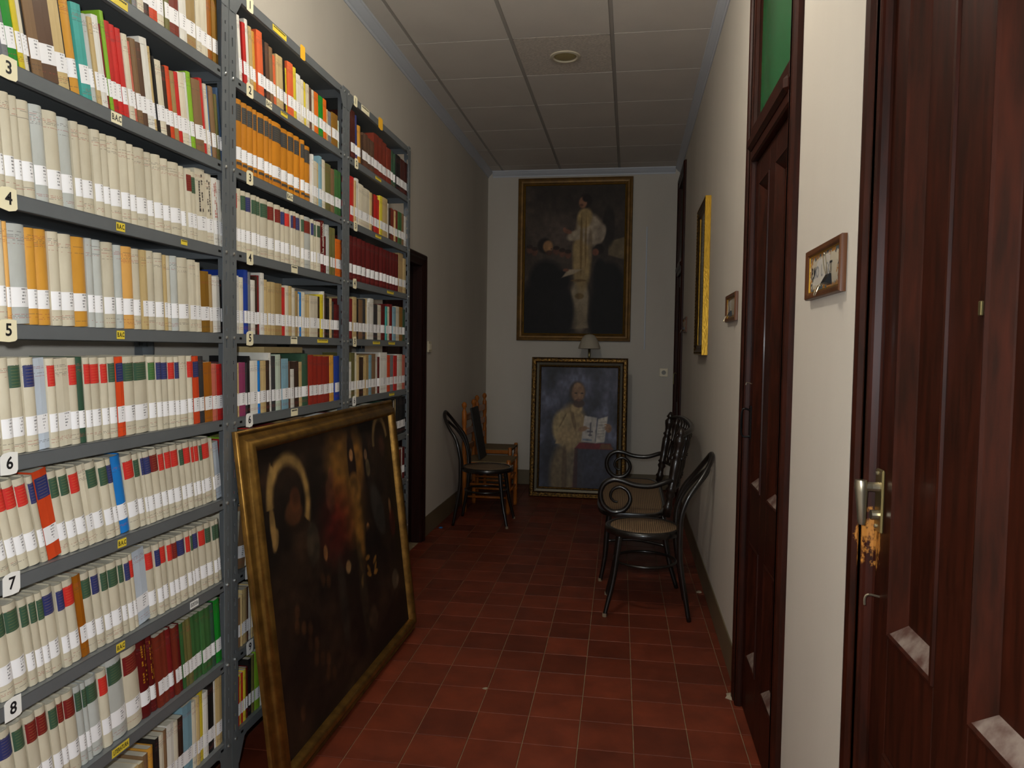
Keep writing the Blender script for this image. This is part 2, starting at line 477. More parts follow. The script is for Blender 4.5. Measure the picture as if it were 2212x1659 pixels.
# ------------------------------------------------------------------ doors of the right wall
M_glass_green = mat('green_glass', (30, 104, 58), .2, var=.35, vscale=2.5, spec=.6, stretch=(1, 1.5, .5))
XF, XLEAF = .442, .474                       # casing front, leaf front
def door(name, f, n, main, worn=False, handle=True):
    """panelled door with transom; opening runs from y = n (near) to y = f (far)"""
    wood = M_door_worn if worn else M_door
    root = MB()
    # leaf: two stiles, mullion, rails (the flat ground of the panels lies 16 mm back)
    a0, a1 = n+.085, f-.085; w = a1-a0
    z = dict(b=.012, p0=.24, p1=.70, q0=.915, q1=2.07, t=2.165)
    st, mu = .085, .12; pw = (w-2*st-mu)/2
    cols = [(a0+st, a0+st+pw), (a1-st-pw, a1-st)]
    X, XB = XLEAF, XLEAF+.04
    for y0, y1 in ((a0, a0+st), (cols[0][1], cols[1][0]), (a1-st, a1)): root.bbox(X, XB, y0, y1, z['b'], z['t'], .003)
    for y0, y1 in cols:
        for z0, z1 in ((z['b'], z['p0']), (z['p1'], z['q0']), (z['q1'], z['t'])): root.bbox(X, XB, y0-.002, y1+.002, z0, z1, .003)
    d = root.build(name, wood); struct(d)
    for y0, y1 in cols:
        for z0, z1 in ((z['p0'], z['p1']), (z['q0'], z['q1'])):
            p = MB()
            # raised moulding round the panel: bolection in four mitred sides, then a fielded panel
            pr = [(0, X+.001), (.001, X-.004), (.006, X-.005), (.010, X-.001), (.034, X+.019), (.036, X+.021)]
            for k in range(len(pr)-1):
                (o0, x0), (o1, x1) = pr[k], pr[k+1]
                A = [(x0, y0+o0, z0+o0), (x0, y1-o0, z0+o0), (x0, y1-o0, z1-o0), (x0, y0+o0, z1-o0)]
                B = [(x1, y0+o1, z0+o1), (x1, y1-o1, z0+o1), (x1, y1-o1, z1-o1), (x1, y0+o1, z1-o1)]
                for j in range(4):
                    p.cur = 1 if (j == 0 and k >= 3) else 0           # dust lies on the lower slope
                    p.quad(A[j], B[j], B[(j+1) % 4], A[(j+1) % 4])
            p.cur = 0
            p.quad(*[(pr[-1][1], y, zz) for y, zz in ((y0+.036, z0+.036), (y0+.036, z1-.036), (y1-.036, z1-.036), (y1-.036, z0+.036))])
            p.build('panel', [M_door, M_dust], d)
    # frame: jambs, transom bar, head
    j = MB(); jb = XLEAF+.05
    for y0, y1 in ((n+.05, a0-.002), (a1+.002, f-.05)):
        j.bbox(XR-.02, XR+.09, y0, y1, 0, DH-.05, .003)
    j.bbox(XR-.02, XR+.09, a0-.002, a1+.002, z['t']+.003, 2.30, .006); j.bbox(XR-.02, XR+.09, a0-.002, a1+.002, DH-.1, DH-.05, .003)
    j.bbox(XR-.035, XR, a0-.002, a1+.002, z['t']+.04, 2.255, .012)
    j.build('frame', wood, d)
    MB().box(XR+.012, XR+.018, a0-.002, a1+.002, 2.30, DH-.1).build('transom_glass', M_glass_green, d, label='green glass transom pane')
    # moulded casing on the wall face: profile swept up the sides and over the head
    pr = [(0, XR), (0, XF+.012), (.008, XF+.002), (.02, XF), (.034, XF+.003), (.04, XF+.012), (.052, XF+.014), (.06, XF+.008), (.075, XF+.008), (.083, XF+.016), (.086, XR)]
    for side in (0, 1, 2):
        c = MB(); k = len(pr)
        for o_, x in pr:
            if side == 0: c.v += [(x, f-o_, 0), (x, f-o_, DH-o_)]
            elif side == 1: c.v += [(x, n+o_, 0), (x, n+o_, DH-o_)]
            else: c.v += [(x, n+o_, DH-o_), (x, f-o_, DH-o_)]
        for q in range(k-1): c.f.append((2*q, 2*q+1, 2*q+3, 2*q+2)); c.m.append(0)
        c.build('casing', wood if side == 0 else M_door, d)
    MB().box(XR+.05, XR+.06, n+.06, f-.06, 0, DH-.06).build('back_board', M_doorL, d) if False else None
    return d, a0, a1
door1, d1a, d1b = door('door_1', *D_R[0], True, worn=True)
door2, d2a, d2b = door('door_2', *D_R[1], True)
door3, d3a, d3b = door('door_3', *D_R[2], False)
door1['label'] = 'near mahogany panelled door with worn varnish under its lever handle'
door2['label'] = 'mahogany panelled door with a green glass transom'
door3['label'] = 'dark panelled door in the corner by the end wall'
# lever handle of door 1
hy = 1.462
h = MB()
h.bbox(XLEAF-.006, XLEAF, hy-.02, hy+.02, 1.092, 1.212, .003)
plate = h.build('lock_plate', M_brass, door1, label='aged brass lock plate')
b = MB(); 
for zz in (1.102, 1.203): b.lathe([(.004, 0), (.004, -.0025), (.002, -.0035)], (XLEAF-.006, hy+.008, zz), 8, 'x')
b.lathe([(.009, 0), (.009, -.012)], (XLEAF-.006, hy, 1.125), 12, 'x')
b.build('lock_screw', M_nickel, plate)
b = MB()
b.tube([(XLEAF-.004, hy, 1.178), (XLEAF-.018, hy, 1.178), (XLEAF-.034, hy, 1.178)], [.0095, .0085, .0095], 12, 3)
b.build('spindle', M_nickel, plate)
b = MB()
sec = [(1.190, .010, .011), (1.182, .0125, .012), (1.168, .012, .0115), (1.14, .0105, .009), (1.112, .009, .0075), (1.106, .0075, .006)]
for zz, ry, rx in sec:
    for t in range(12):
        g = 2*math.pi*t/12; b.v.append((XLEAF-.037+.004*(1.19-zz)/.1+rx*math.cos(g), hy+ry*math.sin(g), zz))
for k in range(len(sec)-1):
    for t in range(12): b.f.append((k*12+t, (k+1)*12+t, (k+1)*12+(t+1) % 12, k*12+(t+1) % 12)); b.m.append(0)
b.f += [tuple(range(12)), tuple(range(60, 72))[::-1]]; b.m += [0, 0]
auto_smooth(b.build('lever', M_nickel, plate, label='satin metal lever hanging straight down'))
b = MB(); b.tube([(XLEAF, 1.452, .972), (XLEAF-.02, 1.452, .975), (XLEAF-.026, 1.452, .968), (XLEAF-.026, 1.452, .955)], .0022, 6, 3); b.build('hook', M_nickel, door1)
b = MB().bbox(XLEAF-.004, XLEAF, 1.088, 1.097, 1.482, 1.502, .001); b.build('number_plate', M_brass, door1)
# pull ring, hook and bolt on door 2
b = MB(); b.tube([(XLEAF, d2b-.03, 1.20), (XLEAF-.03, d2b-.03, 1.205), (XLEAF-.036, d2b-.03, 1.15), (XLEAF-.03, d2b-.03, 1.10), (XLEAF, d2b-.03, 1.10)], .004, 8, 4); b.build('pull_handle', M_black, door2)
MB().bbox(XLEAF-.004, XLEAF, d2b-.05, d2b-.012, 1.09, 1.22, .0015).build('lock_plate', M_black, door2)
b = MB(); b.tube([(XLEAF, d2b-.03, 1.305), (XLEAF-.018, d2b-.03, 1.31), (XLEAF-.022, d2b-.03, 1.30)], .002, 6, 3); b.build('hook', M_nickel, door2)
b = MB(); b.tube([(XLEAF, d3b-.03, 1.20), (XLEAF-.03, d3b-.03, 1.205), (XLEAF-.034, d3b-.03, 1.10)], .005, 8, 4); b.build('handle', M_brass, door3)
crumb(.452, 3.085, .032, 'crumbled white plaster at the foot of the door casing', .5)

# door of the left wall, mostly behind the shelving
b = MB(); X0 = XL-.055
b.bbox(X0-.04, X0, DL[1]+.08, DL[0]-.08, .012, DLH-.085, .003)
dl = struct(b.build('door_4', M_doorL)); dl['label'] = 'dark door behind the end of the shelving'
for y0, y1 in ((DL[1]+.17, DL[1]+.36), (DL[0]-.36, DL[0]-.17)):
    for z0, z1 in ((.25, .8), (1.0, 1.9)): MB().bbox(X0, X0+.012, y0, y1, z0, z1, .006).build('panel', M_doorL, dl)
pr = [(0, XL), (0, XL+.02), (.01, XL+.03), (.03, XL+.03), (.04, XL+.022), (.07, XL+.02), (.082, XL+.012), (.085, XL-.06)]
for side in range(3):
    c = MB()
    for o_, x in pr:
        if side == 0: c.v += [(x, DL[0]-o_, 0), (x, DL[0]-o_, DLH-o_)]
        elif side == 1: c.v += [(x, DL[1]+o_, 0), (x, DL[1]+o_, DLH-o_)]
        else: c.v += [(x, DL[1]+o_, DLH-o_), (x, DL[0]-o_, DLH-o_)]
    for q in range(len(pr)-1): c.f.append((2*q, 2*q+1, 2*q+3, 2*q+2)); c.m.append(0)
    c.build('casing', M_doorL, dl)

# ------------------------------------------------------------------ ceiling lamps
M_lampglass = mat('lamp_glass_off', (170, 156, 108), .35)
def emit_mat():
    m = bpy.data.materials.new('lamp_glass_lit'); m.use_nodes = True; b = m.node_tree.nodes['Principled BSDF']
    b.inputs['Emission Color'].default_value = (*LAMP_COL, 1); b.inputs['Emission Strength'].default_value = 6; return m
M_lampon = emit_mat()
t = thing('ceiling_lamp', 'unlit round lamp recessed in the mottled ceiling panel', 'lamp', (-.4398, LIGHTS_Y[0], H))
r = MB(); r.lathe([(.074, .03), (.074, 0), (.094, 0), (.098, -.003), (.094, -.008), (.078, -.010), (.070, -.004), (.068, .03)], n=32, cap=False)
auto_smooth(r.build('ring', M_white_pl, t))
MB().lathe([(.0715, .006), (.070, -.003), (.05, -.006), (.0005, -.007)], n=32, cap=False).build('lens', M_lampglass, t, smooth=True)
# lit globe lamps further back, above and behind the photographer
for k, y in enumerate(LIGHTS_Y[1:]):
    t = thing('globe_lamp', ('lit glass globe lamp on the ceiling above the leaning gilt-framed painting', 'lit glass globe lamp on the ceiling towards the back window')[k], 'lamp', (-.4398, y, H), group='globe lamps on the ceiling')
    auto_smooth(MB().lathe([(.05, 0), (.05, -.012), (.02, -.02), (.012, -.03), (.012, -.05)], n=20).build('mount', M_white_pl, t))
    a = [math.pi*q/12 for q in range(13)]
    MB().lathe([(.03+.045*math.sin(q) if 0 < q < 3.1 else .02, -.05-.06*(1-math.cos(q))) for q in a], n=24).build('globe', M_lampon, t, smooth=True)
    pl = bpy.data.lights.new('lamp_light', 'POINT'); pl.energy = (LAMP_W, LAMP2_W)[k]; pl.color = LAMP_COL; pl.shadow_soft_size = .05
    po = bpy.data.objects.new('lamp_light', pl); COL.objects.link(po); po.location = (0, 0, -.24); po.parent = t

# ------------------------------------------------------------------ steel shelving, three bays
LV = {1: 2.48, 2: 2.215, 3: 1.942, 4: 1.69, 5: 1.434, 6: 1.172, 7: .932, 8: .68, 9: .43, 10: .175}   # lower edge of each shelf lip
LIP = .03
YJ = [1.15, 2.07, 2.99, 3.91]
PW, PT, PH = .037, .0022, 2.515
def angle_post():
    """slotted steel angle, both flanges 37 mm, corner at the origin, flanges along +x and +y"""
    b = MB(); n = 50; pit = PH/n
    def flange(mapf):
        a, c = .0155, .0215                     # slot columns
        for k in range(n):
            z0, z1 = k*pit, (k+1)*pit; s0, s1 = z0+.012, z0+(.038 if k % 2 == 0 else .022)
            for (u0, u1, w0, w1) in ((0, a, z0, z1), (c, PW, z0, z1), (a, c, z0, s0), (a, c, s1, z1)):
                for d in (0, PT):
                    b.quad(*[mapf(u, d, w) for u, w in ((u0, w0), (u1, w0), (u1, w1), (u0, w1))])
            for (p, q) in (((a, s0), (c, s0)), ((c, s0), (c, s1)), ((c, s1), (a, s1)), ((a, s1), (a, s0))):
                b.quad(mapf(p[0], 0, p[1]), mapf(q[0], 0, q[1]), mapf(q[0], PT, q[1]), mapf(p[0], PT, p[1]))
        b.quad(mapf(PW, 0, 0), mapf(PW, PT, 0), mapf(PW, PT, PH), mapf(PW, 0, PH))
        b.quad(mapf(0, 0, PH), mapf(PW, 0, PH), mapf(PW, PT, PH), mapf(0, PT, PH))
    flange(lambda u, d, z: (d, u, z)); flange(lambda u, d, z: (u, d, z))
    return b
POST = angle_post().build('post', M_steel); POST_ME = POST.data; bpy.data.objects.remove(POST)
def shelf_mesh(w, d):
    """folded sheet steel shelf: plate, front and back lips with returned edges, bolt slots in the front lip"""
    b = MB(); t = .0012
    b.box(-d, 0, .004, w-.004, LIP-t, LIP)
    for x0 in (-t, -d):
        b.box(x0, x0+t, .002, w-.002, 0, LIP)
    b.box(-.012, 0, .002, w-.002, 0, t); b.box(-d, -d+.012, .002, w-.002, 0, t)
    for y0 in (.004, w-.004-t): b.box(-d+t, -t, y0, y0+t, .0, LIP)
    return b
SW = YJ[1]-YJ[0]-.004
SH_ME = None
bays = []
bay_lab = ['grey steel bookcase clear of the painting, full of pale numbered volumes',
           'grey steel bookcase right behind the leaning painting, with a row of orange volumes',
           'grey steel bookcase next to the dark door, with a row of dark red volumes']
def add_tagmesh(b, X, yc, zc, w, h, txt, size, ragged=True, squash=1, lines=0, tilt=0):
    """a paper tag standing on the shelf lip, facing +x, with its lettering (material 1)"""
    rr = random.Random(int(yc*977+zc*131)); i = len(b.v); b.cur = 0
    k = .12*w if ragged else 0
    P = [(-w/2, -h/2), (0, -h/2-k*.4), (w/2-k, -h/2), (w/2, -h/2+k), (w/2-k*.3, h/2), (0, h/2+k*.3), (-w/2+k, h/2), (-w/2, h/2-k)]
    P = [(u+rr.uniform(-k, k)*.25, v+rr.uniform(-k, k)*.25) for u, v in P]
    ct, st = math.cos(tilt), math.sin(tilt)
    def W(u, v, d): return (X+d, yc+u*ct-v*st, zc+u*st+v*ct)
    b.v += [W(u, v, 0) for u, v in P]+[W(u, v, .0006) for u, v in P]
    n = len(P)
    b.f.append(tuple(i+n+q for q in range(n))); b.m.append(0)
    for q in range(n): b.f.append((i+q, i+(q+1) % n, i+n+(q+1) % n, i+n+q)); b.m.append(0)
    if txt:
        v, f = text_mesh(txt, size, True)
        if v:
            mw = max(p[0] for p in v)-min(p[0] for p in v)
            sq = min(1, (w*.88)/mw)
            i = len(b.v); b.v += [W(p[0]*sq, p[1], .001) for p in v]
            b.f += [tuple(i+q for q in p) for p in f]; b.m += [1]*len(f)
    for q in range(lines):                       # small print that cannot be read
        zz = h*(.28-.5*q/max(1, lines)); u = -w*.42
        while u < w*.36:
            l = rr.uniform(.03, .09)*w; i = len(b.v)
            b.v += [W(u, zz-h*.1, .001), W(u+l, zz-h*.1, .001), W(u+l, zz+h*.1, .001), W(u, zz+h*.1, .001)]
            b.f.append((i, i+1, i+2, i+3)); b.m.append(1); u += l+.02*w
# tags by shelf: (pixel column, kind, text)
TAGS = {(0, 2): [(258, 'y', '', .062)], (0, 3): [(20, 'n', '3'), (253, 'c', 'B.A.C', .036)], (0, 4): [(20, 'n', '4'), (262, 'y', 'B.A.C.', .03), (399, 'ys', '', .028)],
        (0, 5): [(20, 'n', '5'), (262, 'y', 'B.A.C', .027)], (0, 6): [(22, 'nw', '6')], (0, 7): [(27, 'nw', '7'), (265, 'y', 'B.A.C', .03)],
        (0, 8): [(30, 'nw', '8'), (262, 'y', 'B.A.C', .03), (421, 'w', 'ESCRITURA', .04)], (0, 9): [(262, 'y', 'LITERATURA', .06)],
        (1, 1): [(541, 'n', '1'), (605, 'y', '', .1), (655, 'note', '', .04)], (1, 2): [(541, 'n', '2'), (582, 'c', 'B.A.C', .04), (615, 'ys', '', .05)],
        (1, 3): [(541, 'n', '3'), (627, 'c', 'B.A.C', .045)], (1, 4): [(541, 'n', '4'), (637, 'c', '', .05)],
        (1, 5): [(541, 'n', '5'), (636, 'c', '', .052), (698, 'ys', '', .1)], (1, 6): [(540, 'nw', '6'), (637, 'c', '', .054)],
        (1, 8): [(538, 'nw', '8')], (1, 9): [(541, 'nw', '9')],
        (2, 1): [(769, 'n', '1'), (790, 'c', '', .1), (823, 'note', '', .06)], (2, 2): [(771, 'n', '2'), (818, 'ys', '', .08)],
        (2, 3): [(769, 'n', '3'), (818, 'ys', '', .08)], (2, 4): [(767, 'n', '4'), (844, 'ys', '', .1)], (2, 5): [(767, 'n', '5'), (814, 'ys', '', .1), (847, 'ys', '', .1)],
        (2, 6): [(766, 'nw', '6'), (847, 'ys', '', .08)]}
TAGM = {'n': M_tag, 'nw': M_tagw, 'c': M_tag, 'y': M_tagy, 'ys': M_tagy, 'w': M_tagw, 'note': M_note}
for bi in range(3):
    y0, y1 = YJ[bi]+.001, YJ[bi+1]-.001; dpt = .285
    t = thing('shelving_unit', bay_lab[bi], 'shelving', (XS, y0, 0), group='grey steel bookcases along the left wall')
    w = y1-y0
    for (x, y, rz) in ((.001, 0, math.pi/2), (.001, w, math.pi), (-dpt-.008, 0, 0), (-dpt-.008, w, -math.pi/2)):
        o = bpy.data.objects.new('post', POST_ME); COL.objects.link(o); o.parent = t
        o.location = (x, y, 0); o.rotation_euler = (0, 0, rz)
    if SH_ME is None:
        o = shelf_mesh(w-2*PT-.002, dpt-.004).build('shelf', M_steel); SH_ME = o.data; bpy.data.objects.remove(o)
    for k, z in LV.items():
        s = bpy.data.objects.new('shelf', SH_ME); COL.objects.link(s); s.parent = t; s.location = (-PT, PT+.001, z)
        # slots of the lip corners
        b = MB()
        for yy in (.055, w-.06): b.bbox(-.0005, .0006, yy, yy+.014, .012, .019, .0003)
        b.build('lip_slot', M_black, s)['kind'] = 'stuff'
        for (px, kd, txt, *rest_) in TAGS.get((bi, k), []):
            zc = z+LIP/2; yc = y_at(px, XS, zc)-y0-PT-.001
            g = MB(); X = .0004
            if kd in ('n', 'nw'): add_tagmesh(g, X, yc, LIP/2+.002, .042, .042, txt, .034, True); nm = 'number_tag'
            elif kd == 'note': add_tagmesh(g, X, yc, LIP/2+.004, rest_[0], .05, '', 0, True); nm = 'sticky_note'
            else:
                hh = .02 if kd in ('y', 'c', 'w') else .013
                if kd == 'c': hh = .026
                add_tagmesh(g, X, yc, LIP/2, rest_[0], hh, txt, hh*.75, False, lines=0 if txt else 1); nm = 'shelf_tag'
            o = g.build(nm, [TAGM[kd], M_ink], s)
            if txt: o['label'] = ('paper tag with the number ' if nm == 'number_tag' else 'paper tag lettered ')+txt
    # gusset plates and bolts at the top and bottom corners
    for y, sg in ((PT, 1), (w-PT, -1)):
        for zb, dz in ((LV[1]-.001, -.05), (LV[10]-.001, -.07)):
            g = MB(); g.quad((PT, y, zb+LIP), (PT, y+sg*.085, zb+LIP*.2), (PT, y+sg*.07, zb), (PT, y+sg*.036, zb+dz), (PT, y, zb+dz))
            g.build('gusset', M_steel, t)
        g = MB()
        for zz in list(LV.values()): g.lathe([(.0055, 0), (.0055, .003), (.003, .0045)], (.0012, y+sg*.018, zz+.016), 8, 'x')
        g.build('bolt_row', M_bolt, t)['kind'] = 'stuff'
    bays.append(t)

# ------------------------------------------------------------------ books
CC = dict(c='CEC5B0', C='DAD1BC', g='BCBFBC', w='E2DFD8', bw='BCC6D4', o='C8801E', O='D2973A', lo='DDA75C', do='9C5A10', gb='8C6420',
          R='C62A26', dr='9A2C1E', or_='D84A22', mr='741C1C', M='5A1414', rb='7C3020', br='5E4434', bn='86684A', t='B79A6C', T='C9B07E', tn='A58A5A',
          G='1E8E2C', dg='34523F', gr='3E6A3A', lg='86B52E', ol='6E6A3C', te='46A39C', bl='1C78C8', nb='2A3164', B='22409C', lb='7FA6B8', sb='4C6484',
          y='D8C22A', Y='E2CE3E', k='1C1A1A', dk='38383A', gy='7E8084', mg='8E3A62', pk='C86A58', sa='E2683C', og='E8701A', pg='C2D0C0', db='3A281E', wn='4A2018')
CN = dict(c='cream', C='pale cream', g='greyish', w='white', bw='bluish white', o='orange', O='orange', lo='light orange', do='dark ochre', gb='golden brown',
          R='red', dr='rust red', or_='orange-red', mr='maroon', M='dark red', rb='reddish brown', br='brown', bn='light brown', t='tan', T='pale tan', tn='tan',
          G='bright green', dg='dark green', gr='green', lg='lime green', ol='olive', te='teal', bl='blue', nb='navy', B='blue', lb='pale blue', sb='slate blue',
          y='yellow', Y='yellow', k='black', dk='charcoal', gy='grey', mg='magenta', pk='pinkish red', sa='salmon', og='orange', pg='pale green', db='dark brown', wn='wine brown')
def book_mat(name, objcol):
    m = mat(name, (200, 190, 170), .42, spec=.4); g = N(m); b = g.n['Principled BSDF']
    if objcol: info = g.add('ShaderNodeObjectInfo'); c = info.outputs['Color']
    else: a = g.add('ShaderNodeAttribute'); a.attribute_name = 'Col'; c = a.outputs['Color']
    pos = g.add('ShaderNodeNewGeometry').outputs['Position']
    f = g.ramp(g.noise(26, g.mapping(pos, (1, 1, .35)), 5, .6), .3, .75)
    c2 = g.mix(1.0, c, (.84, .82, .79, 1), 'MULTIPLY')
    c = g.mix(f, c2, c)
    uv = g.add('ShaderNodeUVMap'); sx = g.add('ShaderNodeSeparateXYZ'); g.link(uv.outputs[0], sx.inputs[0])
    # lettering on the spine: u in metres across, v 0..1 up (only faces with u > 0 carry it)
    u, v = sx.outputs[0], sx.outputs[1]
    ln = g.math('MULTIPLY', v, 58.0); fr = g.math('FRACT', ln); idl = g.math('FLOOR', ln)
    line = g.math('MULTIPLY', g.math('GREATER_THAN', fr, .3), g.math('LESS_THAN', fr, .72))
    cv = g.add('ShaderNodeCombineXYZ'); g.link(g.math('MULTIPLY', u, 420.0), cv.inputs[0]); g.link(idl, cv.inputs[1])
    if objcol: g.link(g.math('MULTIPLY', info.outputs['Random'], 97.0), cv.inputs[2])
    wn_ = g.add('ShaderNodeTexWhiteNoise'); 
    sn = g.add('ShaderNodeVectorMath', operation='FLOOR'); g.link(cv.outputs[0], sn.inputs[0]); g.link(sn.outputs[0], wn_.inputs[0])
    cv2 = g.add('ShaderNodeCombineXYZ'); g.link(idl, cv2.inputs[1]); 
    if objcol: g.link(g.math('MULTIPLY', info.outputs['Random'], 31.0), cv2.inputs[0])
    wl_ = g.add('ShaderNodeTexWhiteNoise'); g.link(cv2.outputs[0], wl_.inputs[0])
    band = g.math('MULTIPLY', g.math('GREATER_THAN', v, .80), g.math('LESS_THAN', v, .93))
    band2 = g.math('MULTIPLY', g.math('GREATER_THAN', v, .05), g.math('LESS_THAN', v, .12))
    on = g.math('MULTIPLY', g.math('MULTIPLY', line, g.math('GREATER_THAN', wn_.outputs[0], .35)), g.math('GREATER_THAN', wl_.outputs[0], .45))
    on = g.math('MULTIPLY', g.math('MULTIPLY', on, g.math('MAXIMUM', band, band2)), g.math('GREATER_THAN', u, 0.0015))
    ink = g.mix(g.math('GREATER_THAN', wl_.outputs[0], .72), (.07, .06, .06, 1), (.32, .06, .05, 1))
    c = g.mix(g.math('MULTIPLY', on, .6), c, ink)
    g.link(c, b.inputs['Base Color'])
    return m
def label_mat(name):
    m = mat(name, (236, 234, 236), .5); g = N(m); b = g.n['Principled BSDF']
    uv = g.add('ShaderNodeUVMap'); sx = g.add('ShaderNodeSeparateXYZ'); g.link(uv.outputs[0], sx.inputs[0]); u, v = sx.outputs[0], sx.outputs[1]
    ln = g.math('MULTIPLY', v, 6.0); fr = g.math('FRACT', ln); idl = g.math('FLOOR', ln)
    line = g.math('MULTIPLY', g.math('GREATER_THAN', fr, .25), g.math('LESS_THAN', fr, .7))
    cv = g.add('ShaderNodeCombineXYZ'); g.link(g.math('FLOOR', g.math('MULTIPLY', u, 22.0)), cv.inputs[0]); g.link(idl, cv.inputs[1])
    r = g.add('ShaderNodeObjectInfo').outputs['Random']; g.link(g.math('MULTIPLY', r, 50.0), cv.inputs[2])
    wn_ = g.add('ShaderNodeTexWhiteNoise'); g.link(cv.outputs[0], wn_.inputs[0])
    # lines get shorter downwards, as call numbers do
    lim = g.math('ADD', .60, g.math('MULTIPLY', idl, .05))
    area = g.math('MULTIPLY', g.math('MULTIPLY', g.math('GREATER_THAN', u, .48), g.math('LESS_THAN', u, lim)), g.math('MULTIPLY', g.math('GREATER_THAN', v, .17), g.math('LESS_THAN', v, .97)))
    on = g.math('MULTIPLY', g.math('MULTIPLY', line, area), g.math('GREATER_THAN', wn_.outputs[0], .3))
    g.link(g.mix(g.math('MULTIPLY', on, .72), rgba((236, 234, 236)), rgba((60, 58, 66))), b.inputs['Base Color'])
    return m
M_book = book_mat('book_cover', True); M_bookS = book_mat('book_cover_mixed', False)
M_label = label_mat('call_number_label')
M_pages = mat('book_pages', (206, 198, 180), .85, var=.12, vscale=300, stretch=(.02, 1, .02))
def patch_mat():
    m = mat('title_patch', (120, 30, 30), .45); g = N(m); b = g.n['Principled BSDF']; c = g.add('ShaderNodeObjectInfo').outputs['Color']
    uv = g.add('ShaderNodeUVMap'); sx = g.add('ShaderNodeSeparateXYZ'); g.link(uv.outputs[0], sx.inputs[0])
    fr = g.math('FRACT', g.math('MULTIPLY', sx.outputs[1], 7.0))
    k = g.math('MULTIPLY', g.math('MULTIPLY', g.math('GREATER_THAN', fr, .4), g.math('LESS_THAN', fr, .7)), g.ramp(g.noise(60, uv.outputs[0], 2), .42, .6))
    k = g.math('MULTIPLY', k, g.math('MULTIPLY', g.math('GREATER_THAN', sx.outputs[0], .15), g.math('LESS_THAN', sx.outputs[0], .85)))
    g.link(g.mix(g.math('MULTIPLY', k, .3), c, rgba((190, 160, 90))), b.inputs['Base Color']); return m
M_patch = patch_mat()

def spine_curve(w, r, n, t0=0., t1=1.):
    """(x, y) points across the spine, bulging by r"""
    out = []
    for k in range(n+1):
        t = t0+(t1-t0)*k/n; out.append((r*(1-(2*t-1)**2)-r, w*t))
    return out
def book_parts(w, h, d, r, n, hard):
    """geometry of one book: cover (spine towards +x, near board on y = 0), pages"""
    cov = MB(); t = min(.0022 if hard else .0008, w*.16)
    sp = spine_curve(w, r, n)
    out = [(-d, 0)]+sp+[(-d, w)]
    inn = [(-d, t)]+[(x-t*1.2, min(max(y, t), w-t)) for x, y in sp]+[(-d, w-t)]
    k = len(out); uvs = []
    for z in (0, h):
        cov.v += [(x, y, z) for x, y in out]
    for z in (0, h):
        cov.v += [(x, y, z) for x, y in inn]
    for q in range(k-1):
        cov.f.append((q, q+1, k+q+1, k+q)); sppart = 1 <= q < k-2
        u0, u1 = (out[q][1]+.002, out[q+1][1]+.002) if sppart else (-1, -1)
        uvs += [(u0, 0), (u1, 0), (u1, 1), (u0, 1)]
        cov.f.append((2*k+q+1, 2*k+q, 3*k+q, 3*k+q+1)); uvs += [(-1, 0)]*4
        cov.f.append((k+q, k+q+1, 3*k+q+1, 3*k+q)); uvs += [(-1, 0)]*4
        cov.f.append((q+1, q, 2*k+q, 2*k+q+1)); uvs += [(-1, 0)]*4
    for a in (0, k-1):
        f = (a, k+a, 3*k+a, 2*k+a); cov.f.append(f if a else f[::-1]); uvs += [(-1, 0)]*4
    cov.m = [0]*len(cov.f)
    pg = MB(); e = .003 if hard else .0006
    pg.box(-d+e, -r-t*1.3-.0004, t, w-t, e, h-e)
    return cov, uvs, pg
def band(w, r, n, z0, z1, off, t0=0., t1=1.):
    b = MB(); pts = spine_curve(w, r, n, t0, t1); uv = []
    N_ = len(pts)
    for z in (z0, z1):
        for x, y in pts: b.v.append((x+off, y, z))
    for q in range(N_-1):
        b.f.append((q, q+1, N_+q+1, N_+q)); b.m.append(0)
        uv += [(q/n, 0), ((q+1)/n, 0), ((q+1)/n, 1), (q/n, 1)]
    return b, uv
def set_uv(me, uv):
    l = me.uv_layers.new(name='UVMap'); l.data.foreach_set('uv', [c for p in uv for c in p])
ORD = 'first second third fourth fifth sixth seventh eighth ninth tenth eleventh twelfth thirteenth fourteenth fifteenth sixteenth seventeenth eighteenth nineteenth twentieth'.split()
def ordinal(n):
    if n <= 20: return ORD[n-1]
    return {2: 'twenty', 3: 'thirty', 4: 'forty'}[n//10]+'-'+ORD[n % 10-1] if n % 10 else {30: 'thirtieth', 40: 'fortieth'}[n]
stuff = dict(v=[], f=[], m=[], col=[], uv=[])
def stuff_add(mb, uvs, mtx, m, col):
    i = len(stuff['v']); stuff['v'] += [tuple(mtx @ Vector(p)) for p in mb.v]
    for q, f in enumerate(mb.f):
        stuff['f'].append(tuple(i+a for a in f)); stuff['m'].append(m); stuff['col'] += [col]*len(f)
    stuff['uv'] += uvs if uvs else [(-1, 0)]*sum(len(f) for f in mb.f)
XSP = XS-.014                                # plane of the spines
ZLAB = .055
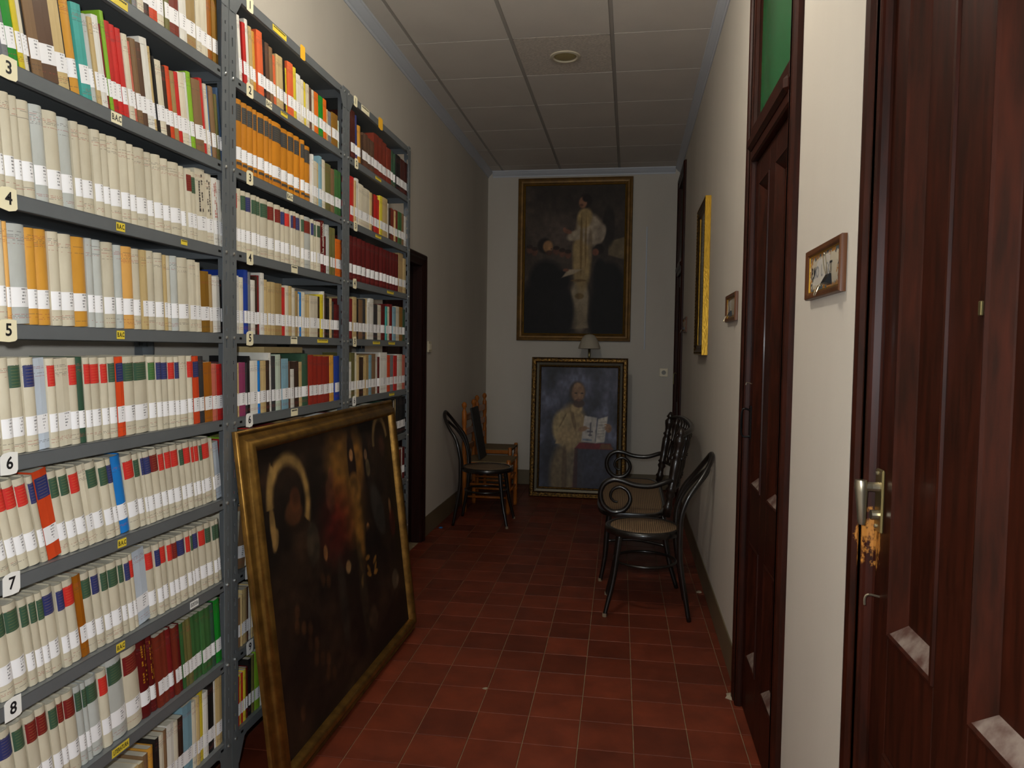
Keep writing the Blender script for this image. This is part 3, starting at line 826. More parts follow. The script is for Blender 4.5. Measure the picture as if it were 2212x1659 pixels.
# row: bay, shelf, crop origin x, crop scale, lean at the left and right end, default height, single books?, data
# data: start column, then  colour:right column[:height cm][:patch colour or -][:flags]   flags r rounded spine, f flat, n no label
ROWS = [
 (0, 2, 0, 4.366, .10, .05, 19, 1, "1090 dk:1180 ol:1240 gy:1285 C:1345 db:1400 or_:1490 C:1555 ol:1600 rb:1690 w:1760 tn:1850 C:1900 C:1965:21 do:2010:18 gb:2062:19"),
 (0, 3, 0, 4.366, .2, .13, 20, 1, "0 gy:60 G:150:24 y:205:22 C:240:23 k:275:22 bn:378:24 br:530:24 T:635:21 k:648:20 O:757:20.5 te:850:20 g:900:19 T:940:19 w:1000:20 mr:1022:19 lg:1058:22 R:1115:20.5 R:1162:20.5 R:1212:20.5 C:1262:20 pk:1285:19 bn:1335:20 br:1385:20 w:1455:22 T:1480:21 k:1500:19 C:1560:18.5 db:1598:18 or_:1640:18.5 tn:1680:18 R:1717:18.5 C:1780:19 w:1800:20 lg:1840:20.5 bn:1920:19.5 R:1952:21 C:1980:20 bl:2003:20 bn:2045:20.5 ol:2070:19 sb:2108:21"),
 (0, 4, 0, 4.366, .09, .09, 19.4, 1, "-70 c:-10 c:60 c:160 c:235 c:350 g:470 c:605 g:725 c:795 c:915 c:995 c:1060 c:1165 c:1250 c:1310 c:1415 c:1475 c:1560 c:1630 c:1730 c:1775 C:1825:19:mr C:1868:19:dg C:1960:20.5 C:2025:20.2 w:2070:19.8 w:2102:19.5"),
 (0, 5, 0, 4.424, .06, .05, 20, 1, "-90 c:0 c:80 lo:122 g:295 O:390:19.8 O:510 c:610 c:735 O:865 g:930 g:1020 c:1125 g:1195 lo:1300 c:1370 T:1420 c:1505 c:1585 T:1615 c:1660 g:1725 c:1820 C:1880 C:1930:19.6 gb:2010:17.5 t:2040:17 w:2115:16.5 k:2131:16"),
 (0, 6, 0, 4.424, .08, .05, 19.3, 1, "-80 c:35 c:145 c:270::dg c:380::nb bw:490::-:f c:570::R C:690 c:770::R dg:835 c:900::R c:1000::R c:1070::R c:1140::dg or_:1210::nb c:1320::dg c:1445::dg c:1515::gr c:1570::nb c:1635::nb c:1700::R c:1745::nb c:1815 c:1865::R or_:1920::nb dk:1965 do:2035:17.5 pk:2080:17 R:2133:16.8"),
 (0, 7, 0, 4.424, .235, .13, 19.3, 1, "-120 c:-30::nb c:70::dg c:160::R c:270::R c:380::R c:440::nb or_:570:20:nb c:655::dg c:745::dg c:840::R C:910 c:1015::dg c:1100::dg c:1150::nb bl:1245:19.8 c:1345::R c:1400::dg c:1430::nb c:1500::nb c:1575::mr c:1630::R c:1690::R c:1760::R c:1805::dg c:1870::R c:1900::R c:1940::R c:1970::dg c:2045::R c:2065 bw:2132:17.5:-:f"),
 (0, 8, 0, 4.424, .16, .12, 19.5, 1, "-110 c:0::dg c:140::dg c:275::dg c:355::dg c:425::dg c:490::dg c:605::nb c:680::nb c:785::R do:850:19.7 c:945::dg c:1020::nb c:1090::dg c:1185::dg c:1235::dg c:1290::nb c:1330::R bw:1445:19.5:-:f c:1520::R c:1575::nb c:1635::R c:1685::R c:1735::mr c:1810::nb c:1855::R c:1880::dg c:1935::nb c:2000::R c:2055::dg c:2092::dg c:2131::dg"),
 (0, 9, 0, 4.424, .15, .09, 19.5, 1, "-40 c:80::nb c:210::nb c:320::dg c:430::mr c:530::mr c:615::dg c:675::mr c:780::mr g:845::dg g:890::dg g:1000::dg c:1085::R g:1225:21:dg c:1365:21:mr M:1460:22.5 M:1515:22 rb:1575:20 rb:1622:20 mr:1680:20 rb:1718 M:1755 gr:1780:19.5 ol:1812 ol:1850 gr:1900 gr:1940 gr:1985 gr:2030 dg:2078 G:2128:20:-:f"),
 (0, 10, 0, 4.424, .05, .02, 18, 1, "1180 T:1340:15 tn:1390:15 bn:1440:16 O:1500:16.5 k:1535:18 C:1580:18 bn:1615:18.5 w:1680:19 C:1715:18.5 db:1765:18.5 lb:1850:20.5 C:1888:20 T:1918:20.5 y:1955:21.5 w:1998:20 k:2055:22 w:2072:21 T:2128:22"),
 (1, 2, 470, 5.183, .10, .02, 19, 0, "237 w:268:20 mr:290 R:328:19 w:365:21 T:400:19.5 O:455:19 sa:520:20.5 k:545:19 br:590:19 bn:630:18.5 sa:665:17 T:700:18 T:745:18.2 k:765:18 y:790:16 sa:855:18.8 Y:890:18.6 w:945:17.5 C:975:16.5 y:1000:16.6 C:1030:16.5 br:1058:16 C:1085:15.8 og:1135:16 G:1180:15.8 og:1225:16.2 T:1240:13 gy:1280:13 gb:1345:13.6 pg:1364:12"),
 (1, 3, 470, 5.53, .02, .02, 22, 1, "240 o:315 o:380 o:450 o:495 o:575 o:630 o:665 o:780 o:865 o:940 o:1005 o:1055 o:1128:21 w:1150:19 C:1190:17 T:1215:17 lb:1250:20 C:1292:19.5 ol:1357:19 bn:1402:18 gr:1450:18.5 gr:1477:18.5"),
 (1, 4, 470, 7.373, .03, .02, 19.5, 1, "305 c:340::R c:395 c:480::dg c:565::nb c:650::dg c:705::dg c:830::dg c:935::mr c:1030::mr c:1095::nb c:1175::R c:1215::nb c:1265::mr c:1345::nb c:1395::dg g:1510::mr c:1555::nb c:1585::dg C:1640::dg M:1715:20.5 M:1745:15 g:1810:20 ol:1845:19.5 ol:1885:19.5 og:1980:15.5"),
 (1, 5, 470, 7.373, .02, 0, 18, 0, "295 w:360:18 C:420:17.8 B:485:20.5 gy:530:20 w:605:17.5 db:645:19 mr:685:19.5 w:745:20.5 T:800:18.5 T:850:18 T:925:18.2 tn:1030:18 R:1085:17 C:1135:17.8 T:1190:18 C:1240:17.5 tn:1280:16.5 C:1310:15.8 bl:1350:16.5 C:1400:16.6 T:1435:16 T:1480:16 C:1600:16 db:1640:16 y:1680:17 w:1700:18.5 br:1725:17.5 k:1795:16 T:1825:16 dk:1860:15 M:1962:14"),
 (1, 6, 470, 7.373, .02, .03, 18, 0, "290 br:330:17 T:355:17 mg:455:17 dk:490:17 k:525:19 w:640:17.5 bl:690:17.5 T:780:17.5 db:830:17.5 w:870:20 dk:930:19 pg:1010:19.5 br:1030:19 lb:1130:18 br:1160:17 w:1235:14 db:1300:17 T:1360:16.5 dg:1465:19.5 dr:1535:19 dr:1610:18.5 dr:1690:18.5 dr:1785:18.5 O:1820:18.5 O:1880:19 B:1950:18.5"),
 (1, 7, 470, 6.633, 0, -.12, 17, 0, "245 R:285:17 w:300:13 lg:345:17 mr:420:16"),
 (1, 8, 490, 5.923, -.16, -.05, 20, 0, "105 C:150:19 bn:255:20 C:330:20 bn:370:19"),
 (1, 9, 490, 5.923, 0, 0, 17.5, 0, "105 C:155:15 bn:185:16 T:205:17 T:262:18 br:285:18 w:325:17.5 T:345:16 T:385:17.5 k:400 w:440:13 br:470:15"),
 (1, 10, 490, 5.947, 0, 0, 19, 0, "110 Y:148:16 R:165:16 Y:192:16.5 R:215:16.5 Y:250:17 M:290:17 k:330:19 ol:365:19.5 lg:430:20 w:475:20 dk:500:20 w:545:20 br:580:19"),
 (2, 2, 730, 4.61, .05, 0, 20, 0, "130 wn:175:21 nb:200:20.5 O:240:17 db:250:14 br:300:15.5 br:330:15 br:360:14.8 rb:410:19.5 rb:450:19.5 rb:490:19 rb:530:18 dg:560:18 dg:585:18 k:625:18.5 wn:665:18 wn:697:18"),
 (2, 3, 730, 4.61, 0, 0, 18, 0, "130 R:165:20 T:180:19 w:210:20.5 C:255:19 C:320:18.5 T:340:18 rb:365:18 R:400:18.3 R:420:17 Y:445:19.5 T:495:19.5 w:510:18 db:525:16 rb:545:16.5 rb:560:16 T:575:16 rb:600:17 gr:635:17 bn:655:17 w:687:16.5"),
 (2, 4, 730, 4.15, 0, 0, 19.5, 0, "105 M:145 M:180 M:225 M:265 M:305 M:345 M:380 M:410 M:445 M:475 M:497 M:520 M:548 t:585:21 T:608:19"),
 (2, 5, 730, 4.15, 0, 0, 18, 0, "100 mr:140:17.5 T:170:18.5 k:190:18 bn:225:18 dk:250:18.5 T:265:19 w:285:17.5 w:320:19.5 dk:355:17 C:390:17 M:430:17.5 te:445:17 C:460:17 mr:495:18.5 lb:520:17.5 C:550:18 gb:580:18 dg:608:17"),
 (2, 6, 730, 4.15, 0, 0, 18, 0, "95 w:120:16 ol:155:20 C:170:20 T:190:19 db:230:18 T:250:18.5 tn:275:19 lb:300:19 bn:335:19.5 w:360:19.5 M:380:18 w:440:20 or_:470:18.5 gy:500:18.5 R:530:18.5 w:555:19 C:580:19 pk:606:18.5"),
 (2, 7, 730, 4.15, 0, 0, 19, 0, "470 k:530:20 k:570:20 k:606:20"),
 (2, 8, 730, 4.15, 0, 0, 17, 0, "520 T:545:16 rb:565:17 w:580:17 M:606:17"),
]
M_tw = mat('spine_white_print', (225, 220, 210), .6); M_tk = mat('spine_dark_print', (60, 52, 50), .6); M_tr = mat('spine_red_print', (170, 60, 40), .6); M_tg = mat('spine_gold_print', (200, 140, 40), .4, .4)
TITLES = {(1, 4, 19): ('ho matrimonial', M_tw), (0, 4, 23): (None, M_tk), (0, 4, 24): (None, M_tk), (0, 4, 25): (None, M_tr), (0, 9, 14): (None, M_tg), (0, 9, 15): (None, M_tg)}
def spine_title(w, h, r, txt, seed):
    """lettering running up the spine; where it cannot be read, rows of short strokes"""
    b = MB(); rs = random.Random(seed)
    X = lambda y: -r*(2*y/w-1)**2+.0007
    if txt:
        v, f = text_mesh(txt, w*.62, True); x0 = min(p[0] for p in v); L = max(p[0] for p in v)-x0; k = h*.58/L
        b.v = [(X(w/2-p[1]), w/2-p[1], h*.38+(p[0]-x0)*k) for p in v]; b.f = f; b.m = [0]*len(f)
    else:
        for c_ in (.34, .62):
            z = h*.42
            while z < h*.9:
                l = rs.uniform(.003, .009); y0, y1 = w*c_-w*rs.uniform(.04, .08), w*c_+w*rs.uniform(.04, .08)
                if rs.random() < .8: b.quad((X(y0), y0, z), (X(y1), y1, z), (X(y1), y1, z+l), (X(y0), y0, z+l))
                z += l+rs.uniform(.001, .003)
    return b
count = 0
for (bi, sh, ox, sc, s0, s1, hd, single, data) in ROWS:
    tok = data.split(); zt = LV[sh]+LIP+.0004
    xs = [float(tok[0])]; items = []
    for tk in tok[1:]:
        p = tk.split(':'); xs.append(float(p[1])); items.append((p[0], float(p[2])/100 if len(p) > 2 and p[2] else hd/100, p[3] if len(p) > 3 and p[3] != '-' else None, p[4] if len(p) > 4 else ''))
    yy = [y_at(ox+x/sc, XSP, zt+ZLAB) for x in xs]
    lo_, hi_ = YJ[bi]+.008, YJ[bi+1]-.008
    n_it = len(items)
    where = {0: 'bookcase clear of painting', 1: 'bookcase behind the leaning painting'}.get(bi)
    shelf = 'shelf '+'one two three four five six seven eight nine ten'.split()[sh-1]
    for q, (cn, h, patch, fl) in enumerate(items):
        tt = (q+.5)/n_it; lean = s0+(s1-s0)*tt; th = math.atan(lean)
        y0, y1 = yy[q]+lean*ZLAB, yy[q+1]+lean*ZLAB
        lf = .0
        y0, y1 = max(y0, lo_), min(y1, hi_)
        if y1-y0 < .003: continue
        hard = cn in ('c', 'g', 'o', 'O', 'lo', 'M', 'mr', 'nb', 'dg', 'bl') and 'f' not in fl
        rr = random.Random(sh*1000+q+bi*77)
        w = (y1-y0)*math.cos(th)-.0007
        clear = (LV[sh-1] if sh > 1 else 9)-zt
        h = min(h*rr.uniform(.993, 1.007), (clear-w*math.sin(abs(th))-.004)/math.cos(th))
        r = min(.007, w*.22) if hard else min(.0015, w*.08)
        n = 6 if hard else 2
        d = .135 if h < .2 else .15
        off = rr.uniform(-.003, .002)-(.004 if 'f' in fl else 0)
        lean_abs = abs(lean)
        loc = Vector((XSP+off, y0 if lean >= 0 else y0, zt))
        if lean < 0: loc.z += w*math.sin(-th)*1.0
        col = lin(CC[cn]); jit = rr.uniform(.9, 1.06); col = tuple(min(1, v*jit) for v in col)
        cov, uvs, pg = book_parts(w, h, d, r, n, hard)
        zl0 = .034+rr.uniform(-.001, .001); zl1 = zl0+.0395
        lb, luv = band(w, r, n, zl0, zl1, .0004)
        pb = band(w, r, n, h*.69, h*.92, .0005, .03, .97) if patch else None
        capo = None
        if cn == 'o':                         # dark title and tail bands of the orange volumes
            pb = band(w, r, n, h*.70, h*.93, .0005, .05, .95); patch = 'dk'
        if single:
            count += 1
            me = bpy.data.meshes.new('book'); me.from_pydata(cov.v, [], cov.f); me.materials.append(M_book); set_uv(me, uvs); me.update()
            if hard: me.polygons.foreach_set('use_smooth', [True]*len(me.polygons)); me.set_sharp_from_angle(angle=math.radians(35))
            o = bpy.data.objects.new('book', me); COL.objects.link(o); o.location = loc; o.rotation_euler = (th, 0, 0); o.color = (*col, 1)
            pn = (' with %s patch' % CN[patch].split()[-1]) if patch else ''
            if cn == 'o': pn = ''
            pos = ordinal(n_it-q) if bi == 0 else ordinal(q+1)
            post = 'far post' if bi == 0 else 'near post'
            tag(o, '%s book%s, %s from %s, %s %s painting' % (CN[cn], pn, pos, post, shelf, 'beside' if bi == 0 else 'behind'), 'book', 'books on %s of the %s' % (shelf, where))
            pg.build('pages', M_pages, o)
            for (bm, buv), mt, nm in ((( lb, luv), M_label, 'spine_label'),)+(((pb, M_patch, 'title_patch'),) if pb else ()):
                e = bm.build(nm, mt, o); set_uv(e.data, buv); e.data.polygons.foreach_set('use_smooth', [True]*len(e.data.polygons))
                if nm == 'title_patch':
                    e.color = (*lin(CC[patch]), 1)
            if (bi, sh, q) in TITLES: spine_title(w, h, r, TITLES[bi, sh, q][0], q).build('spine_title', TITLES[bi, sh, q][1], o)
            if cn == 'o':
                bm, buv = band(w, r, n, h*.085, h*.125, .0005, .08, .92); e = bm.build('tail_band', M_patch, o); set_uv(e.data, buv); e.color = (*lin(CC['dk']), 1)
        else:
            mx = Matrix.Translation(loc) @ Matrix.Rotation(th, 4, 'X')
            stuff_add(cov, uvs, mx, 0, (*col, 1)); stuff_add(pg, None, mx, 1, (.6, .56, .48, 1)); stuff_add(lb, luv, mx, 2, (.8, .8, .8, 1))
# the rest of the low rows, mostly hidden by the leaning painting
rf = random.Random(5); keys = 'C T tn bn c w br mr dg nb R gy ol T C'.split()
for bi, sh, ya, yb in [(1, 7, 2.21, 2.93), (1, 8, 2.21, 2.93), (1, 9, 2.35, 2.93), (1, 10, 2.4, 2.93)]+[(2, k, 3.04, 3.72) for k in (7, 8, 9, 10)]:
    yv = ya; zt = LV[sh]+LIP+.0004
    while yv < yb:
        w = rf.uniform(.014, .036); h = rf.uniform(.16, .2); cn = rf.choice(keys)
        cov, uvs, pg = book_parts(w, h, .14, .0015, 2, False); lb, luv = band(w, .0015, 2, .034, .073, .0004)
        mx = Matrix.Translation((XSP, yv, zt)); col = lin(CC[cn])
        stuff_add(cov, uvs, mx, 0, (*col, 1)); stuff_add(pg, None, mx, 1, (.6, .56, .48, 1)); stuff_add(lb, luv, mx, 2, (.8, .8, .8, 1)); yv += w+.0008
# a cream box file lying across the tops of the sixth row
mx = Matrix.Translation((XSP-.05, 0, 0))
bx = MB().box(-.16, 0, y_at(573, XS-.06, LV[6]+LIP+.21), y_at(655, XS-.06, LV[6]+LIP+.21), LV[6]+LIP+.2, LV[6]+LIP+.222)
stuff_add(bx, None, mx, 0, (*lin(CC['T']), 1))
me = bpy.data.meshes.new('book_rows'); me.from_pydata(stuff['v'], [], stuff['f'])
for m in (M_bookS, M_pages, M_label): me.materials.append(m)
me.polygons.foreach_set('material_index', stuff['m']); set_uv(me, stuff['uv'])
ca_ = me.color_attributes.new('Col', 'FLOAT_COLOR', 'CORNER'); ca_.data.foreach_set('color', [c for q in stuff['col'] for c in q])
me.update(); o = bpy.data.objects.new('book_rows', me); COL.objects.link(o)
tag(o, 'mixed coloured books filling the shelves behind and beyond the leaning painting', 'books', kind='stuff')

# ------------------------------------------------------------------ pictures
def canvas_mesh(name, w, h, paint, parent, m, nx=110, ny=140, z0=0., y=-.012, gain=1.):
    """painted canvas: a fine grid whose point colours carry the picture"""
    U, V = np.meshgrid(np.linspace(0, 1, nx+1), np.linspace(0, 1, ny+1))
    img = paint(U, V)*gain
    vs = [(-w/2+w*u, y, z0+h*v) for v in np.linspace(0, 1, ny+1) for u in np.linspace(0, 1, nx+1)]
    fs = [(j*(nx+1)+i, j*(nx+1)+i+1, (j+1)*(nx+1)+i+1, (j+1)*(nx+1)+i) for j in range(ny) for i in range(nx)]
    me = bpy.data.meshes.new(name); me.from_pydata(vs, [], fs); me.materials.append(m)
    at = me.color_attributes.new('Col', 'FLOAT_COLOR', 'POINT'); a4 = np.ones((*img.shape[:2], 4)); 
    s = img/255.; a4[..., :3] = np.where(s <= .04045, s/12.92, ((s+.055)/1.055)**2.4)
    at.data.foreach_set('color', a4.ravel()); me.update()
    o = bpy.data.objects.new(name, me); COL.objects.link(o); o.parent = parent
    return o
def paint_mat(name, rough):
    m = mat(name, (60, 50, 40), rough, spec=.35); g = N(m); b = g.n['Principled BSDF']
    a = g.add('ShaderNodeAttribute'); a.attribute_name = 'Col'
    tc = g.add('ShaderNodeTexCoord').outputs['Object']
    f = g.ramp(g.noise(24, tc, 6, .65), .25, .8)
    g.link(g.mix(f, g.mix(1.0, a.outputs['Color'], (.6, .6, .6, 1), 'MULTIPLY'), a.outputs['Color']), b.inputs['Base Color'])
    bn = g.add('ShaderNodeBump'); bn.inputs['Strength'].default_value = .2; bn.inputs['Distance'].default_value = .002
    g.link(g.noise(45, tc, 6), bn.inputs['Height']); g.link(bn.outputs[0], b.inputs['Normal'])
    return m
M_oil = paint_mat('oil_paint', .5); M_oil2 = paint_mat('oil_paint_matt', .62)
class Pic:
    def __init__(s, U, V, bg, asp):
        s.U, s.V, s.a = U, V, asp; s.img = np.zeros((*U.shape, 3))+np.array(bg, float)
    def put(s, mask, col, op=1.): m = np.clip(mask, 0, 1)[..., None]*op; s.img = s.img*(1-m)+np.array(col, float)*m
    def ell(s, cx, cy, rx, ry, col, op=1., rot=0., soft=.16):
        """ellipse, sizes in units of the width"""
        x, y = s.U-cx, (s.V-cy)*s.a; c, t = math.cos(rot), math.sin(rot)
        d = np.sqrt(((x*c+y*t)/rx)**2+((-x*t+y*c)/ry)**2); s.put((1+soft-d)/(2*soft)+0*d if soft else d < 1, col, op)
    def arc(s, cx, cy, rx, ry, th, col, op=1., a0=-math.pi, a1=math.pi):
        x, y = (s.U-cx)/rx, (s.V-cy)*s.a/ry; d = np.sqrt(x*x+y*y); an = np.arctan2(y, x)
        s.put(np.clip(1.4-np.abs(d-1)/th, 0, 1)*((an > a0) & (an < a1)), col, op)
    def poly(s, pts, col, op=1., soft=.012):
        m = np.ones_like(s.U)*9; n = len(pts)         # convex, counter-clockwise
        for k in range(n):
            (x0, y0), (x1, y1) = pts[k], pts[(k+1) % n]; ex, ey = x1-x0, (y1-y0)*s.a; L = math.hypot(ex, ey)
            m = np.minimum(m, (ex*(s.V-y0)*s.a-ey*(s.U-x0))/L)
        s.put(m/soft+.5, col, op)
    def mottle(s, seed, cells, amp):
        r = np.random.RandomState(seed); g = r.rand(cells+2, cells+2)
        x, y = s.U*cells, s.V*cells; i, j = x.astype(int), y.astype(int); fx, fy = x-i, y-j
        fx, fy = fx*fx*(3-2*fx), fy*fy*(3-2*fy)
        v = g[j, i]*(1-fx)*(1-fy)+g[j, i+1]*fx*(1-fy)+g[j+1, i]*(1-fx)*fy+g[j+1, i+1]*fx*fy
        s.img = np.clip(s.img*(1+amp*(v[..., None]-.5)), 0, 255)
def pic_saints(U, V):
    p = Pic(U, V, (26, 17, 11), .78); p.mottle(3, 9, 1.1)
    for cx, cy, rx, ry in ((.52, .86, .09, .10), (.48, .74, .05, .08), (.57, .66, .09, .09), (.66, .86, .05, .08), (.62, .54, .035, .09)): p.ell(cx, cy, rx, ry, (112, 76, 30), .8, soft=.5)
    p.ell(.61, .83, .032, .11, (26, 16, 12)); p.ell(.61, .88, .016, .02, (120, 84, 52)); p.ell(.61, .73, .05, .06, (116, 80, 34), .7)
    p.ell(.74, .82, .03, .10, (22, 15, 12)); p.ell(.735, .86, .014, .018, (100, 74, 52)); p.ell(.745, .80, .02, .03, (96, 82, 56), .7)
    p.arc(.17, .80, .105, .115, .16, (118, 92, 52), .95, -.6, math.pi); p.arc(.165, .80, .105, .14, .12, (112, 88, 50), .9, 2.3, math.pi)
    p.ell(.068, .745, .014, .055, (108, 84, 48), .9); p.ell(.075, .70, .016, .03, (104, 80, 46), .85, -.4)
    p.ell(.2, .80, .03, .035, (58, 32, 18)); p.ell(.185, .76, .05, .035, (66, 38, 20), .7)
    p.arc(.89, .88, .07, .10, .16, (104, 84, 52), .85, .2, math.pi); p.ell(.9, .87, .03, .04, (50, 28, 20), .8)
    p.ell(.45, .64, .10, .10, (64, 14, 10), .8, soft=.6); p.ell(.44, .83, .02, .025, (92, 54, 34), .8); p.ell(.42, .76, .03, .05, (70, 40, 26), .7)
    p.ell(.28, .62, .04, .06, (52, 46, 36), .6); p.ell(.35, .56, .014, .022, (126, 86, 50), .8); p.ell(.8, .60, .05, .10, (44, 42, 40), .7, .4)
    p.ell(.69, .545, .014, .02, (112, 76, 44), .9); p.ell(.69, .46, .035, .07, (20, 14, 11)); 
    for k in range(9): p.ell(.66+.07*math.sin(k*2.1), .40+.028*math.cos(k*3.3)-.006*k, .02, .008, (136, 92, 36), .75, k*.9)
    p.ell(.5, .45, .02, .02, (120, 92, 60), .8); p.ell(.92, .58, .012, .03, (120, 84, 52), .7); p.ell(.93, .5, .03, .05, (70, 20, 14), .6)
    p.ell(.9, .24, .035, .035, (84, 70, 54), .8); p.ell(.6, .3, .03, .16, (42, 34, 24), .7); p.ell(.44, .34, .03, .14, (36, 31, 26), .6); p.ell(.66, .17, .04, .04, (58, 42, 30), .7)
    for k in range(14): p.ell(.12+.24*((k*.37) % 1), .1+.4*((k*.61) % 1), .014, .02, (76, 44, 22), .45)
    p.mottle(11, 30, .5); return p.img
def pic_priest(U, V):
    p = Pic(U, V, (50, 42, 36), 1.47); p.mottle(5, 5, .4)
    p.ell(.33, .66, .22, .22, (76, 65, 58), .9, soft=.8); p.ell(.75, .95, .35, .15, (38, 32, 28), .8, soft=.8)
    p.poly([(.84, .53), (1.0, .5), (1.0, .65), (.84, .62)], (92, 80, 60), .9)
    p.ell(.84, .72, .06, .2, (30, 25, 22), .9)
    p.ell(.56, .2, .10, .26, (116, 104, 86)); p.poly([(.45, .03), (.66, .04), (.62, .2), (.5, .2)], (110, 98, 80))
    p.ell(.58, .53, .095, .36, (124, 105, 72)); p.ell(.66, .70, .13, .16, (132, 119, 102), 1, .35); p.ell(.76, .67, .05, .10, (120, 108, 94), 1, -.3)
    p.ell(.52, .665, .10, .05, (128, 115, 98), 1, .3); p.ell(.60, .78, .075, .10, (130, 110, 74), 1, -.2); p.ell(.57, .6, .012, .3, (92, 72, 42), .8); p.ell(.615, .62, .01, .26, (92, 72, 42), .7)
    p.ell(.55, .36, .08, .012, (88, 68, 40), .8); p.ell(.56, .255, .045, .03, (92, 74, 44), .9); p.ell(.66, .6, .02, .16, (96, 82, 64), .6)
    p.ell(.61, .895, .058, .068, (28, 21, 18)); p.ell(.58, .882, .04, .056, (112, 78, 58)); p.ell(.565, .865, .02, .012, (70, 46, 36), .8); p.ell(.615, .91, .04, .035, (26, 19, 16)); p.ell(.43, .69, .045, .022, (106, 70, 54), .9, -.3); p.ell(.40, .705, .015, .02, (106, 70, 54), .9)
    p.ell(.2, .1, .3, .40, (16, 14, 15)); p.ell(.22, .36, .17, .20, (16, 14, 15)); p.ell(.36, .36, .10, .10, (16, 14, 15), 1, -.7); p.ell(.40, .15, .10, .24, (18, 16, 18))
    p.ell(.86, .12, .20, .42, (14, 13, 14)); p.ell(.84, .36, .15, .18, (14, 13, 14)); p.ell(.76, .42, .06, .12, (14, 13, 14))
    p.ell(.2, .595, .07, .075, (28, 22, 18)); p.ell(.235, .59, .05, .06, (130, 96, 64)); p.ell(.25, .548, .035, .025, (64, 42, 32), .9); p.ell(.27, .575, .008, .006, (60, 40, 30))
    for cx, cy in ((.05, .57), (.1, .555), (.32, .56), (.38, .545), (.44, .535)): p.ell(cx, cy, .032, .04, (84, 52, 40), .8); p.ell(cx, cy+.02, .032, .02, (34, 25, 20), .8)
    p.ell(.75, .57, .05, .05, (26, 20, 17)); p.ell(.715, .55, .032, .035, (104, 64, 48), .9); p.poly([(.38, .38), (.5, .405), (.58, .435), (.44, .435)], (138, 124, 104)); p.ell(.42, .43, .03, .015, (100, 66, 50))
    p.mottle(9, 24, .25); return p.img
def pic_portrait(U, V):
    p = Pic(U, V, (74, 76, 92), 1.45); p.mottle(8, 7, .9); p.mottle(2, 22, .35)
    p.ell(.12, .1, .12, .3, (26, 26, 32), .7, soft=.8); p.ell(.3, .5, .16, .2, (30, 30, 38), .5, soft=.8)
    R = (150, 128, 92)
    p.ell(.36, .10, .22, .42, (112, 96, 70), .95); p.ell(.42, .5, .19, .28, R); p.ell(.28, .50, .12, .2, (158, 138, 100)); p.poly([(.2, .36), (.5, .38), (.62, .46), (.6, .51), (.3, .50)], (156, 134, 98))
    p.ell(.33, .12, .035, .32, (82, 66, 48), .8); p.ell(.43, .58, .025, .16, (104, 84, 56), .8, .25); p.ell(.3, .56, .012, .1, (104, 84, 56), .7, -.5)
    p.ell(.47, .66, .08, .06, (164, 140, 100)); p.ell(.475, .795, .10, .125, (52, 40, 32)); p.ell(.49, .79, .085, .115, (138, 104, 76)); p.ell(.5, .70, .075, .05, (64, 44, 34), .9); p.ell(.5, .73, .03, .02, (110, 74, 58), .7)
    p.ell(.46, .785, .02, .008, (44, 32, 26)); p.ell(.54, .785, .02, .008, (44, 32, 26)); p.ell(.51, .755, .012, .03, (156, 118, 88), .7); p.ell(.48, .85, .05, .03, (156, 122, 90), .7)
    p.poly([(.45, .0), (.98, 0), (.96, .35), (.48, .34)], (48, 48, 60), .85); p.ell(.7, .2, .2, .2, (70, 72, 88), .5, soft=.8)
    p.poly([(.46, .325), (.95, .325), (.92, .375), (.52, .375)], (104, 28, 34)); p.poly([(.44, .0), (.5, 0), (.5, .33), (.46, .33)], (62, 34, 32), .8); p.poly([(.78, .33), (.96, .33), (.9, .37), (.8, .37)], (110, 84, 44), .8)
    p.poly([(.54, .385), (.72, .375), (.74, .585), (.58, .60)], (176, 170, 164)); p.poly([(.725, .375), (.84, .385), (.88, .60), (.755, .575)], (182, 176, 168))
    p.poly([(.645, .43), (.66, .43), (.67, .545), (.655, .545)], (84, 80, 90)); p.poly([(.615, .465), (.69, .465), (.69, .475), (.62, .475)], (84, 80, 90)); p.ell(.655, .44, .03, .006, (84, 80, 90)); p.poly([(.56, .395), (.68, .392), (.68, .405), (.56, .41)], (96, 110, 132), .8)
    for k in range(6): p.poly([(.745+.004*k, .425+.024*k), (.83+.006*k, .43+.024*k), (.83+.006*k, .435+.024*k), (.745+.004*k, .43+.024*k)], (120, 114, 112), .7, .006)
    p.ell(.56, .49, .06, .03, (140, 106, 78), .95, .3); p.ell(.62, .497, .03, .008, (140, 106, 78), .9, -.1); p.ell(.89, .5, .04, .05, (136, 100, 74), .95)
    for k in range(3): p.ell(.865, .53-.018*k, .03, .008, (150, 112, 84))
    p.mottle(6, 40, .22); return p.img
def pic_print(U, V):
    p = Pic(U, V, (120, 122, 108), 2.1); p.mottle(4, 5, .5); p.ell(.5, .6, .25, .5, (150, 146, 126), .6, soft=.8); p.ell(.5, .3, .3, .3, (84, 90, 78), .6, soft=.8); return p.img

